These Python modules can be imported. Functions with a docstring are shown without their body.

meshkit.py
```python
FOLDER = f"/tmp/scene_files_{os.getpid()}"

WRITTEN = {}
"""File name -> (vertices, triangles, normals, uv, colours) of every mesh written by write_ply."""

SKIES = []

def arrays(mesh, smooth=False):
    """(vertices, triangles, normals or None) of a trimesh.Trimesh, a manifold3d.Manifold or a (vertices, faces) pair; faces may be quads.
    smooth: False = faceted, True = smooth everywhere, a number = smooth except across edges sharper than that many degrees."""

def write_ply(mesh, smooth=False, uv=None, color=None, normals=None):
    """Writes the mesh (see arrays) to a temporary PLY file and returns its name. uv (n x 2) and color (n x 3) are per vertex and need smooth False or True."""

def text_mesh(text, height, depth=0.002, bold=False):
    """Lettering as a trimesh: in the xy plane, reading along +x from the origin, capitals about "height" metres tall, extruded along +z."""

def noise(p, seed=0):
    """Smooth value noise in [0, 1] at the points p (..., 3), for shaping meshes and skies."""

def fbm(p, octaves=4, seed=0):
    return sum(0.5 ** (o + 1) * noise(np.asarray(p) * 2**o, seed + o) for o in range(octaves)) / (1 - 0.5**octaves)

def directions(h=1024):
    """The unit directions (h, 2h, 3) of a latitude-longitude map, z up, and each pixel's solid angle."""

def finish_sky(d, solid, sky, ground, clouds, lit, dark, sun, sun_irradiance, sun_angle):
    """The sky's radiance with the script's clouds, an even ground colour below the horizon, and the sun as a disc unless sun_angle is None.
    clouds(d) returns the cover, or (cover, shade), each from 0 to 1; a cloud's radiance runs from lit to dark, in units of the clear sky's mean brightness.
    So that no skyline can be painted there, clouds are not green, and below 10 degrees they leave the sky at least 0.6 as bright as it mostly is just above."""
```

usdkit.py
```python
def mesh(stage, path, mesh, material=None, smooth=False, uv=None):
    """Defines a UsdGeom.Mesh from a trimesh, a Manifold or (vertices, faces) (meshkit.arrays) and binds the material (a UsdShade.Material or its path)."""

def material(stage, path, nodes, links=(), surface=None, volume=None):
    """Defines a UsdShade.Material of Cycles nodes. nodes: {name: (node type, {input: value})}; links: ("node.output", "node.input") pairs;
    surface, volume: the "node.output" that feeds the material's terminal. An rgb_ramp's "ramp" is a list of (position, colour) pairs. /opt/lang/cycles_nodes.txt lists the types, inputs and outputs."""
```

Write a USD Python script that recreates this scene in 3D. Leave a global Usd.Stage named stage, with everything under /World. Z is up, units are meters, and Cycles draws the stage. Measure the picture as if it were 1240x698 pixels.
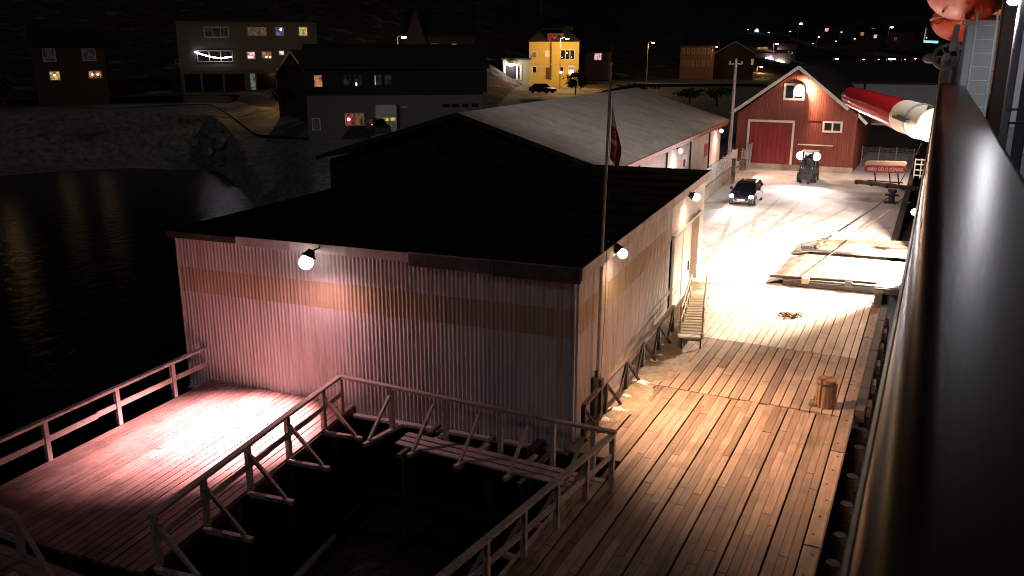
import math, random
import numpy as np, trimesh, manifold3d as m3, usdkit
from meshkit import text_mesh
from trimesh.transformations import rotation_matrix as rotm, translation_matrix as trm
from pxr import Usd, UsdGeom, UsdLux, UsdShade, Gf, Sdf

stage = Usd.Stage.CreateInMemory()
UsdGeom.SetStageUpAxis(stage, 'Z'); UsdGeom.SetStageMetersPerUnit(stage, 1.0)
WORLD = UsdGeom.Xform.Define(stage, '/World')
rnd = random.Random(7); nrg = np.random.default_rng(7)

# ------------------------------------------------------------------ camera
F, CX, CY, H = 1030., 620., 349., 10.0
PITCH = math.atan(284 / F); YAW = math.atan(524 / math.hypot(F, 284.))
fw = np.array([-math.sin(YAW) * math.cos(PITCH), math.cos(YAW) * math.cos(PITCH), -math.sin(PITCH)])
rt = np.array([math.cos(YAW), math.sin(YAW), 0.]); up = np.cross(rt, fw); EYE = np.array([0, 0, H])
cam = UsdGeom.Camera.Define(stage, '/World/camera')
UsdGeom.Xformable(cam).AddTransformOp().Set(Gf.Matrix4d(*rt, 0, *up, 0, *(-fw), 0, *EYE, 1))
cam.CreateHorizontalApertureAttr(36.0); cam.CreateFocalLengthAttr(36.0 * F / 1240.)
cam.CreateFStopAttr(5.2); cam.CreateFocusDistanceAttr(34.0); cam.CreateExposureAttr(0.0)
cam.CreateClippingRangeAttr(Gf.Vec2f(0.05, 5000))

def ray(u, v): return (u - CX) / F * rt - (v - CY) / F * up + fw
def P(u, v, z=0.):
    r = ray(u, v); return EYE + r * (z - H) / r[2]
def D(u, v, d):
    r = ray(u, v); return EYE + r * d / math.hypot(r[0], r[1])
def proj(p):
    q = np.asarray(p, float) - EYE; w = q @ fw
    return CX + F * (q @ rt) / w, CY - F * (q @ up) / w
def onplane(u, v, p0, n):
    r = ray(u, v); return EYE + r * ((np.asarray(p0) - EYE) @ n) / (r @ n)

# ------------------------------------------------------------------ sky, added ambient fill
SUN_EL, SUN_ROT = 0.62, math.radians(-160)
usdkit.material(stage, '/World/Looks/night_sky', {
    's': ('sky_texture', {'sky_type': 'single_scattering', 'sun_disc': False, 'sun_elevation': SUN_EL, 'sun_rotation': SUN_ROT}),
    'b': ('background_shader', {'strength': 0.00012})}, [('s.color', 'b.color')], surface='b.background')
dome = UsdLux.DomeLight.Define(stage, '/World/sky')
UsdShade.MaterialBindingAPI.Apply(dome.GetPrim()).Bind(UsdShade.Material.Get(stage, '/World/Looks/night_sky'))
dome.GetPrim().SetCustomDataByKey('kind', 'structure')
moon = UsdLux.DistantLight.Define(stage, '/World/moon')  # added dim fill, stands in for ship light from behind the viewpoint
moon.CreateIntensityAttr(0.016); moon.CreateAngleAttr(4.0); moon.CreateNormalizeAttr(True); moon.CreateColorAttr(Gf.Vec3f(0.9, 0.92, 1.0))
_s = np.array([math.sin(SUN_ROT) * math.cos(SUN_EL), math.cos(SUN_ROT) * math.cos(SUN_EL), math.sin(SUN_EL)])
_x = np.cross([0, 0, 1.], _s); _x /= np.linalg.norm(_x); _y = np.cross(_s, _x)
UsdGeom.Xformable(moon).AddTransformOp().Set(Gf.Matrix4d(*_x, 0, *_y, 0, *_s, 0, 0, 0, 0, 1))

# ------------------------------------------------------------------ writing helpers
used = {}
def numbered(parent, name):
    k = (parent, name); n = used.get(k, 0); used[k] = n + 1
    return name if n == 0 else f'{name}_{n:03d}'
INV = {}
def say(p, label=None, cat=None, group=None, kind=None):
    for k, v in (('label', label), ('category', cat), ('group', group), ('kind', kind)):
        if v: p.SetCustomDataByKey(k, v)
def thing(name, label, cat, loc=(0, 0, 0), rz=0., group=None, kind=None):
    x = UsdGeom.Xform.Define(stage, '/World/' + numbered('/World', name))
    x.AddTranslateOp().Set(Gf.Vec3d(*map(float, loc))); x.AddRotateZOp().Set(math.degrees(rz))
    INV[str(x.GetPath())] = np.linalg.inv(trm(loc) @ rotm(rz, [0, 0, 1]))
    say(x.GetPrim(), label, cat, group, kind)
    return str(x.GetPath())
def cat_(ms):
    ms = [m for m in ms if m is not None]
    return ms[0] if len(ms) == 1 else trimesh.util.concatenate(ms)
def tm(m):
    if hasattr(m, 'to_mesh'):
        q = m.to_mesh(); return trimesh.Trimesh(q.vert_properties[:, :3], q.tri_verts, process=False)
    return m
def part(name, mesh, mat, parent='/World', smooth=False, local=False, label=None):
    """one Mesh prim; meshes are given in world coordinates unless local"""
    if isinstance(mesh, (list,)): mesh = cat_([tm(m) for m in mesh])
    mesh = tm(mesh).copy()
    top = '/'.join(parent.split('/')[:3])
    if not local and top in INV: mesh.apply_transform(INV[top])
    path = parent + '/' + numbered(parent, name)
    p = usdkit.mesh(stage, path, mesh, M[mat] if isinstance(mat, str) else mat, smooth=smooth)
    if label: say(p.GetPrim(), label)
    return path
def solo(name, mesh, mat, label=None, cat=None, group=None, kind=None, smooth=False):
    path = part(name, mesh, mat, '/World', smooth)
    say(stage.GetPrimAtPath(path), label, cat, group, kind); return path
def copy(path, loc, rz, label, group=None, inst=True):
    src = stage.GetPrimAtPath(path); was = src.GetCustomData()
    x = UsdGeom.Xform.Define(stage, '/World/' + numbered('/World', path.split('/')[-1].rstrip('0123456789').rstrip('_')))
    x.GetPrim().GetReferences().AddInternalReference(Sdf.Path(path))
    x.ClearXformOpOrder()
    x.GetPrim().GetAttribute('xformOp:translate').Set(Gf.Vec3d(*map(float, loc))); x.GetPrim().GetAttribute('xformOp:rotateZ').Set(math.degrees(rz))
    x.SetXformOpOrder([UsdGeom.XformOp(x.GetPrim().GetAttribute('xformOp:translate')), UsdGeom.XformOp(x.GetPrim().GetAttribute('xformOp:rotateZ'))])
    if inst: x.GetPrim().SetInstanceable(True)
    say(x.GetPrim(), label, was.get('category'), group or was.get('group'))
    return str(x.GetPath())
def sphere_light(parent, name, pos, inten, col, radius=.08, aim=None, cone=None, soft=.4):
    path = parent + '/' + numbered(parent, name)
    l = UsdLux.SphereLight.Define(stage, path); l.CreateRadiusAttr(radius); l.CreateIntensityAttr(float(inten)); l.CreateNormalizeAttr(True)
    l.CreateColorAttr(Gf.Vec3f(*col))
    top = '/'.join(parent.split('/')[:3]); T = trm(pos)
    if aim is not None:
        z = -(np.asarray(aim, float) - pos); z /= np.linalg.norm(z)
        x = np.cross([0, 0, 1.], z); x = x / np.linalg.norm(x) if np.linalg.norm(x) > 1e-6 else np.array([1., 0, 0]); y = np.cross(z, x)
        T = np.eye(4); T[:3, 0], T[:3, 1], T[:3, 2], T[:3, 3] = x, y, z, pos
    if top in INV: T = INV[top] @ T
    UsdGeom.Xformable(l).AddTransformOp().Set(Gf.Matrix4d(*T.T.ravel()))
    if cone:
        s = UsdLux.ShapingAPI.Apply(l.GetPrim()); s.CreateShapingConeAngleAttr(float(cone)); s.CreateShapingConeSoftnessAttr(float(soft))

# ------------------------------------------------------------------ shape helpers
def box(x0, x1, y0, y1, z0, z1):
    m = trimesh.creation.box([x1 - x0, y1 - y0, z1 - z0]); m.apply_translation([(x0 + x1) / 2, (y0 + y1) / 2, (z0 + z1) / 2]); return m
def beam(p, q, w, h, upv=(0, 0, 1)):
    p, q = np.asarray(p, float), np.asarray(q, float); d = q - p; L = np.linalg.norm(d); d /= L
    a = np.cross(upv, d)
    if np.linalg.norm(a) < 1e-4: a = np.cross([1, 0, 0], d)
    a /= np.linalg.norm(a); b = np.cross(d, a)
    m = trimesh.creation.box([L, w, h]); T = np.eye(4); T[:3, 0], T[:3, 1], T[:3, 2], T[:3, 3] = d, a, b, (p + q) / 2
    m.apply_transform(T); return m
def tube(pts, r, n=8, r1=None):
    pts = [np.asarray(p, float) for p in pts]; r1 = r if r1 is None else r1
    P_ = np.array(pts); t = np.gradient(P_, axis=0); t /= np.linalg.norm(t, axis=1, keepdims=True)
    ref = np.array([0, 0, 1.]) if abs(t[:, 2]).max() < .95 else np.array([1., 0.05, 0])
    a = np.cross(t, ref); a /= np.linalg.norm(a, axis=1, keepdims=True); b = np.cross(t, a)
    R = np.linspace(r, r1, len(P_)); an = np.arange(n) * 2 * np.pi / n
    v = P_[:, None] + R[:, None, None] * (np.cos(an)[None, :, None] * a[:, None] + np.sin(an)[None, :, None] * b[:, None])
    f = []
    for i in range(len(P_) - 1):
        for j in range(n):
            k = (j + 1) % n; f += [[i * n + j, i * n + k, (i + 1) * n + k], [i * n + j, (i + 1) * n + k, (i + 1) * n + j]]
    v = v.reshape(-1, 3); c0, c1 = len(v), len(v) + 1; v = np.vstack([v, P_[0], P_[-1]]); e = (len(P_) - 1) * n
    for j in range(n):
        k = (j + 1) % n; f += [[c0, k, j], [c1, e + j, e + k]]
    return trimesh.Trimesh(v, f, process=False)
def ball(c, r, n=2, sc=(1, 1, 1)):
    m = trimesh.creation.icosphere(n, r); m.apply_scale(sc); m.apply_translation(c); return m
def prism(poly, h, T=None):
    """poly in xy extruded along +z by h"""
    from shapely.geometry import Polygon
    m = trimesh.creation.extrude_polygon(Polygon(poly), h)
    if T is not None: m.apply_transform(T)
    return m
def frame_T(o, x, y):
    x = np.asarray(x, float); x /= np.linalg.norm(x); y = np.asarray(y, float); y = y - x * (x @ y); y /= np.linalg.norm(y)
    T = np.eye(4); T[:3, 0], T[:3, 1], T[:3, 2], T[:3, 3] = x, y, np.cross(x, y), o; return T
def hullpts(pts, r=0.):
    if r: return m3.Manifold.batch_hull([m3.Manifold.sphere(r, 10).translate(tuple(map(float, p))) for p in pts])
    return trimesh.convex.convex_hull(np.asarray(pts, float))
def rbox(x0, x1, y0, y1, z0, z1, r):
    return tm(hullpts([(x, y, z) for x in (x0 + r, x1 - r) for y in (y0 + r, y1 - r) for z in (z0 + r, z1 - r)], r))
def sheet(pts):
    v = np.asarray(pts, float); return trimesh.Trimesh(v, [[0, i, i + 1] for i in range(1, len(v) - 1)], process=False)

# ------------------------------------------------------------------ materials
M = {}
def mat(name, base, rough=.6, var=.25, scale=(6, 6, 6), detail=4, bump=0., bscale=None, metallic=0., coat=0., spec=.5, rand=0., dirt=None, dscale=.6, dlo=.45, dhi=.7, emit=None, dvec=(1, 1, 1)):
    """principled with noise-varied base colour, per-object variation, optional dirt patches"""
    b = np.array(base, float); n = {
        'g': ('geometry', {}), 'm': ('mapping', {'scale': tuple(scale)}), 'n': ('noise_texture', {'scale': 1.0, 'detail': float(detail), 'roughness': .6}),
        'r': ('rgb_ramp', {'ramp': [(.25, tuple(b * (1 - var))), (.75, tuple(np.minimum(b * (1 + var), .95)))]}),
        'p': ('principled_bsdf', {'roughness': rough, 'metallic': metallic, 'coat_weight': coat, 'specular_ior_level': spec})}
    l = [('g.position', 'm.vector'), ('m.vector', 'n.vector'), ('n.fac', 'r.fac')]; out = 'r.color'
    if dirt is not None:
        n['dn'] = ('noise_texture', {'scale': dscale, 'detail': 6.0, 'roughness': .65}); n['dr'] = ('rgb_ramp', {'ramp': [(dlo, (0, 0, 0)), (dhi, (1, 1, 1))]})
        n['dm'] = ('mix_color', {'b': tuple(dirt)})
        n['dv'] = ('mapping', {'scale': tuple(dvec)})
        l += [('g.position', 'dv.vector'), ('dv.vector', 'dn.vector'), ('dn.fac', 'dr.fac'), ('dr.color', 'dm.fac'), (out, 'dm.a')]; out = 'dm.result'
    if rand:
        n['o'] = ('object_info', {}); n['orr'] = ('map_range', {'from_min': 0., 'from_max': 1., 'to_min': 1 - rand, 'to_max': 1 + rand * .6}); n['om'] = ('vector_math', {'math_type': 'scale'})
        l += [('o.random', 'orr.value'), (out, 'om.vector1'), ('orr.result', 'om.scale')]; out = 'om.vector'
    l.append((out, 'p.base_color'))
    if bump:
        n['bm'] = ('mapping', {'scale': tuple(bscale or scale)}); n['bn'] = ('noise_texture', {'scale': 1.0, 'detail': 5.0}); n['b'] = ('bump', {'strength': 1.0, 'distance': bump})
        l += [('g.position', 'bm.vector'), ('bm.vector', 'bn.vector'), ('bn.fac', 'b.height'), ('b.normal', 'p.normal')]
    M[name] = usdkit.material(stage, '/World/Looks/' + name, n, l, surface='p.BSDF'); return M[name]
def glow(name, col, strength, patchy=False, scale=3.):
    if patchy:
        n = {'t': ('texture_coordinate', {}), 'n': ('noise_texture', {'scale': scale, 'detail': 2.0}), 'r': ('rgb_ramp', {'ramp': [(.35, tuple(np.array(col) * .12)), (.52, tuple(np.array(col) * .6)), (.66, tuple(col))]}), 'e': ('emission', {'strength': strength})}
        l = [('t.object', 'n.vector'), ('n.color', 'r.fac'), ('r.color', 'e.color')]
        l[1] = ('n.fac', 'r.fac')
    else:
        n = {'e': ('emission', {'color': tuple(col), 'strength': strength})}; l = []
    M[name] = usdkit.material(stage, '/World/Looks/' + name, n, l, surface='e.emission'); return M[name]

mat('deck_wood', (.26, .182, .135), .62, .45, (14, .7, 14), 6, .006, (40, 1.2, 40), rand=.34, dirt=(.10, .075, .055), dscale=1.1, dlo=.5, dhi=.78)
mat('deck_wood_dark', (.19, .13, .085), .65, .35, (14, .7, 14), 6, .006, (40, 1.2, 40), rand=.25)
mat('left_deck_wood', (.23, .16, .135), .6, .35, (12, .8, 12), 6, .006, (40, 1.2, 40), rand=.28, dirt=(.11, .08, .07), dscale=1.0, dlo=.5, dhi=.75)
mat('rail_wood', (.42, .365, .34), .7, .3, (9, 9, 9), 5, .004, rand=.15)
mat('old_timber', (.13, .09, .065), .8, .35, (10, 10, 5), 5, .01, rand=.2)
mat('glare_pale_wood', (.60, .55, .48), .6, .25, (14, .7, 14), 6, .006, (40, 1.2, 40), rand=.15, dirt=(.36, .29, .22), dscale=1.0, dlo=.5, dhi=.8)  # door-light glare put into the colour: paler than the other planks
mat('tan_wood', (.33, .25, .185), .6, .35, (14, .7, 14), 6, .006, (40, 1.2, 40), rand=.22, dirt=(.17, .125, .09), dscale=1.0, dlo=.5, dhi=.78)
mat('tar_timber', (.03, .024, .02), .7, .3, (8, 8, 3), 4, .006, rand=.2)
mat('bollard_wood', (.15, .085, .045), .75, .45, (18, 18, 2), 6, .02, (22, 22, 2))
mat('sheet_white', (.58, .55, .55), .5, .2, (6, 6, .4), 6, dirt=(.22, .15, .11), dscale=2.2, dlo=.52, dhi=.85, rand=.12, dvec=(1.6, 1.6, .16))
mat('sheet_yellow', (.47, .395, .29), .45, .22, (5, 5, .5), 6, dirt=(.30, .20, .11), dscale=2.0, dlo=.48, dhi=.85, rand=.12, dvec=(1.6, 1.6, .16))
mat('wall_core', (.08, .08, .08), .8)
mat('fascia_dark', (.035, .03, .03), .7, .3, dirt=(.10, .09, .085), dscale=2.)
mat('fascia_tan', (.36, .27, .22), .7, .25, (4, 4, 4), dirt=(.18, .10, .08), dscale=1.5)
mat('roof_felt', (.016, .014, .016), .95, .3, (1.5, 1.5, 1.5), 6, .01, spec=.1)
mat('white_paint', (.72, .70, .66), .5, .08, (3, 3, 3), dirt=(.45, .40, .34), dscale=1.2, dlo=.55, dhi=.8)
mat('trim_white', (.74, .70, .62), .5, .08)
mat('snow', (.70, .69, .71), .8, .10, (2.6, .16, 1), 6, .03, (3, .5, 2), dirt=(.30, .225, .18), dscale=.3, dlo=.47, dhi=.74)
mat('snow_clean', (.78, .77, .79), .8, .05, (3, 3, 3), 5, .02, (4, 4, 4))
mat('sand', (.27, .22, .15), .95, .4, (5, 5, 5), 8, .02, (16, 16, 16), dirt=(.19, .15, .10), dscale=1.3)
mat('roof_snow_gravel', (.46, .42, .385), .95, .25, (2.2, 2.2, 2.2), 9, .05, (1.6, 1.6, 1.6), dirt=(.33, .29, .26), dscale=.6)
mat('roof_snow_blue', (.74, .75, .82), .9, .1, (.8, .8, .8), 5)
mat('roof_dark', (.06, .052, .05), .8, .3, (2, 2, 2))
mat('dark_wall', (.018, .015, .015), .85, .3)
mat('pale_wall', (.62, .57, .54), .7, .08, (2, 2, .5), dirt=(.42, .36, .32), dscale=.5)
mat('red_trim', (.26, .05, .035), .55, .2)
mat('red_board', (.21, .052, .035), .6, .25, (9, 9, 1.2), 5, rand=.14)
mat('red_door', (.24, .018, .022), .5, .15, (6, 6, 1), rand=.08)
mat('concrete', (.42, .36, .29), .9, .2, (2, 2, 2), 6, dirt=(.24, .2, .16), dscale=.8)
mat('steel_dark', (.05, .05, .055), .45, .2, metallic=.6)
mat('steel_galv', (.5, .5, .5), .4, .15, metallic=.8)
mat('alu', (.34, .29, .20), .5, .12, metallic=.25)
mat('rubber', (.02, .02, .02), .8)
mat('black_plastic', (.02, .02, .022), .4)
mat('car_paint', (.012, .012, .028), .12, .05, coat=1.0)
mat('car_glass', (.006, .006, .008), .05, .02, spec=.8)
mat('loader_paint', (.035, .032, .034), .5)
mat('grey_paint', (.42, .40, .40), .5, .1)
mat('rope', (.022, .016, .012), .95)
mat('ramp_wood', (.075, .063, .043), .8, .2, (.8, 8, 4), 6, .004, rand=.14, dirt=(.32, .26, .19), dscale=1.6)
mat('sign_red', (.42, .03, .035), .45, .1)
mat('flag_red', (.42, .03, .045), .8, .15)
mat('lettering', (.75, .62, .55), .6)
mat('cream', (.55, .5, .36), .6)
mat('orange_plastic', (.6, .16, .06), .5)
mat('lifeboat_orange', (.72, .075, .018), .55, .06, coat=.25)
mat('lifeboat_dark', (.30, .06, .03), .5)
mat('boom_red', (.55, .02, .03), .22, .05, coat=.8)
mat('boom_white', (.8, .75, .62), .35, .06)
mat('ship_white', (.75, .76, .78), .4, .05)
mat('ship_grey', (.42, .42, .45), .5, .1)
mat('ship_brown', (.10, .055, .04), .5, .15)
mat('hull_paint', (.52, .50, .56), .3, .1)
mat('hull_black', (.02, .02, .022), .4)
mat('deck_wet', (.05, .048, .055), .22, .4, (4, .4, 4), 4, .002, (30, 2, 30))
mat('rail_varnish', (.11, .045, .02), .30, .5, (30, 1.2, 30), 5, .0004, (60, 8, 60), spec=.3)
mat('blue_tinted_edge', (.80, .86, 1.0), .42, .08, metallic=.9)  # bluish ship light on the strip is put into this base colour
mat('yellow_wall', (.58, .42, .10), .7, .1, (1, 1, 8))
mat('tan_wall', (.44, .36, .24), .7, .1)
mat('green_grey_wall', (.36, .38, .27), .7, .1)
mat('grey_wall', (.15, .145, .13), .8, .12)
mat('brick_wall', (.30, .13, .085), .85, .2, (3, 3, 8))
mat('brown_wall', (.09, .05, .035), .8, .25, (8, 8, 1))
mat('town_roof', (.024, .022, .022), .85, .2)
mat('asphalt', (.11, .095, .08), .8, .25, (.6, .6, .6), 6, dirt=(.36, .31, .26), dscale=.18, dlo=.45, dhi=.65)
mat('land', (.085, .06, .042), .95, .4, (.5, .5, .5), 8, .2, (.9, .9, .9), dirt=(.42, .37, .35), dscale=.22, dlo=.54, dhi=.72)
mat('snow_bank', (.27, .26, .27), .95, .4, (1.1, 1.1, 1.1), 8, .3, (1.6, 1.6, 1.6), dirt=(.07, .062, .06), dscale=1.4, dlo=.42, dhi=.72)
mat('leaf', (.045, .05, .03), .8, .4, (3, 3, 3)); mat('bark', (.06, .045, .035), .9, .3)
mat('glass_dark', (.015, .015, .018), .08, .05, spec=.8)
mat('curtain', (.20, .19, .18), .8, .4, (3, 3, .5))
M['water'] = usdkit.material(stage, '/World/Looks/water', {
    'g': ('geometry', {}), 'm': ('mapping', {'scale': (.9, .55, 1)}), 'n': ('noise_texture', {'scale': 1.6, 'detail': 4.0, 'roughness': .55}), 'b': ('bump', {'strength': .55, 'distance': .12}),
    'p': ('principled_bsdf', {'base_color': (.004, .005, .006), 'roughness': .2, 'ior': 1.33})},
    [('g.position', 'm.vector'), ('m.vector', 'n.vector'), ('n.fac', 'b.height'), ('b.normal', 'p.normal')], surface='p.BSDF')
M['wire_mesh'] = M['steel_galv']
WARM, PINK, COLD, SOD = (1, .58, .35), (1, .455, .49), (.80, .86, 1.0), (1, .60, .22)
glow('lamp_warm', (1, .80, .60), 12); glow('lamp_pink', (1, .80, .74), 14); glow('lamp_white', (.95, .95, 1), 14); glow('lamp_blue', (.55, .58, 1), 9)
glow('lamp_soft', (1, .82, .72), 4); glow('head_blue', (.75, .85, 1), 14); glow('sodium', (1, .62, .3), 7); glow('sodium_dim', (1, .62, .3), .8); glow('tail_pink', (1, .55, .6), 2.5); glow('aqua', (.35, .85, .95), 1.1)
for k, c, s in (('win_warm', (1, .62, .25), .55), ('win_red', (1, .09, .10), .5), ('win_orange', (1, .35, .16), .6), ('win_white', (.85, .8, .85), .8), ('win_yellow', (1, .72, .22), .8),
                ('win_dim', (.5, .48, .5), .035), ('win_pink', (1, .45, .5), 1.6), ('win_green', (.55, .75, .65), .25), ('win_blue', (.45, .5, 1), .35), ('win_cosy', (1, .5, .25), .16)):
    glow(k, c, s, True, 2.2)
for k, c, s in (('garland', (.95, .82, 1), 7), ('neon_pink', (1, .25, .6), 5), ('neon_white', (.9, .85, 1), 6), ('neon_green', (.3, 1, .5), 3.5), ('candle', (1, .72, .5), 5), ('tv_blue', (.4, .75, 1), 1.6)):
    glow(k, c, s)

# ================================================================== THE SETTING
def rz(u, v, z):
    p = P(u, v, z); return math.hypot(p[0], p[1])
def az(u):
    r = ray(u, 300); return math.atan2(r[0], r[1])
cols = [
 (-900, [(60,-4),(95,-2.6),(104,2.2),(112,2.7),(121,3.0),(140,3.6),(200,14),(300,34),(700,95)]),
 (0,    [(84,-4),(rz(0,206,-2.6),-2.6),(rz(0,141,2.4),2.4),(rz(0,133,2.7),2.7),(rz(0,119,3.0),3.0),(140,3.6),(200,14),(300,34),(700,95)]),
 (140,  [(84,-4),(rz(140,196,-2.6),-2.6),(rz(140,138,2.5),2.5),(rz(140,131,2.8),2.8),(rz(140,119,3.1),3.1),(138,3.8),(200,14),(300,34),(700,95)]),
 (262,  [(80,-4),(rz(262,196,-2.6),-2.6),(rz(262,141,2.2),2.2),(rz(262,126,3.0),3.0),(rz(262,113,3.4),3.4),(136,4.0),(200,14),(300,34),(700,95)]),
 (330,  [(66,-3.5),(74,-2.6),(84,-1),(100,1.2),(120,3.2),(133,4.1),(190,13),(300,36),(700,95)]),
 (390,  [(60,-2.5),(66,-.6),(78,1.0),(rz(400,168,1.7),1.7),(97,2.5),(128,5.2),(180,13),(290,38),(700,95)]),
 (590,  [(60,-2.0),(66,-.6),(78,1.0),(rz(560,158,2.0),2.0),(105,3.0),(150,5.0),(205,13),(300,27),(700,80)]),
 (640,  [(74,-1.0),(80,-.3),(95,.9),(118,2.4),(rz(640,101,4.4),4.4),(172,5.0),(215,12),(300,23),(700,70)]),
 (780,  [(84,-1.0),(92,-.3),(106,.9),(rz(780,102,4.1),4.1),(rz(780,95,4.4),4.4),(212,5.5),(300,13),(450,25),(900,60)]),
 (900,  [(96,-1.0),(104,-.3),(118,.8),(rz(900,102,4.0),4.0),(rz(900,95,4.2),4.2),(222,5.0),(320,12),(520,22),(1000,50)]),
 (985,  [(112,-1.0),(120,-.4),(132,.4),(160,2.0),(185,2.6),(235,3.4),(380,8),(650,16),(1200,45)]),
 (1140, [(300,-3.5),(320,-2.6),(335,-1),(350,1),(370,2),(420,6),(520,12),(760,26),(1300,60)]),
 (1900, [(300,-3.5),(320,-2.6),(335,-1),(350,1),(370,2),(420,6),(520,12),(760,26),(1300,60)])]
def colprof(u):
    us = [c[0] for c in cols]; i = max(0, min(len(us) - 2, int(np.searchsorted(us, u)) - 1)); t = np.clip((u - us[i]) / (us[i + 1] - us[i]), 0, 1)
    t = t * t * (3 - 2 * t)
    return (1 - t) * np.array(cols[i][1], float) + t * np.array(cols[i + 1][1], float)
from meshkit import fbm
def terrain():
    us = np.concatenate([np.linspace(-900, -20, 26), np.linspace(0, 1240, 150), np.linspace(1260, 1900, 16)])
    ts = np.concatenate([np.linspace(0, 8, 8 * 9 + 1)]); V = []
    for u in us:
        p = colprof(u); a = az(u); r = np.interp(ts, np.arange(9), p[:, 0]); z = np.interp(ts, np.arange(9), p[:, 1])
        V.append(np.stack([np.sin(a) * r, np.cos(a) * r, z], 1))
    V = np.array(V); sh = V.shape; W = V.reshape(-1, 3)
    try: n = fbm(W * .09)
    except Exception: n = np.zeros(len(W))
    T = np.tile(ts, len(us)); amp = np.interp(T, [0, 1, 1.4, 2, 2.9, 3, 4, 5, 5.5, 8], [.2, .5, 1.6, .5, .15, .03, .03, .2, 1.2, 6.])
    W[:, 2] += n * amp; ti = np.arange(len(ts)); sel = {}
    return W.reshape(sh), ts, us
TV, TS, TU = terrain()
def terrain_piece(t0, t1):
    idx = np.where((TS >= t0 - 1e-6) & (TS <= t1 + 1e-6))[0]; A = TV[:, idx]; n, m = A.shape[:2]
    q = np.arange(n * m).reshape(n, m); a, b, c, d = q[:-1, :-1].ravel(), q[1:, :-1].ravel(), q[1:, 1:].ravel(), q[:-1, 1:].ravel()
    return trimesh.Trimesh(A.reshape(-1, 3), np.vstack([np.stack([a, c, b], 1), np.stack([a, d, c], 1)]), process=False)
solo('shore_bank', terrain_piece(0, 2.9), 'snow_bank', kind='structure', smooth=True)
solo('harbour_road', terrain_piece(2.889, 4.0), 'asphalt', kind='structure', smooth=True)
solo('hillside', terrain_piece(4.0, 8), 'land', kind='structure', smooth=True)
def ground(u, v, d): return D(u, v, d)
solo('water', box(-700, 900, -120, 1300, -3.2, -2.7), 'water', kind='structure')

# quay yard (snow covered) and its edges
yard = thing('quay_yard', None, None, kind='structure')
part('snow_surface', prism([(-40, 37.2), (-1.45, 37.2), (-1.45, 112), (-40, 112)], .3, trm([0, 0, -.3])), 'snow', yard)
part('quay_wall', box(-40, -1.5, 37.3, 111.9, -3.5, -.31), 'old_timber', yard)
part('edge_timber', box(-1.45, -1.12, 47.5, 112, -.35, .14), 'tar_timber', yard)
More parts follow.
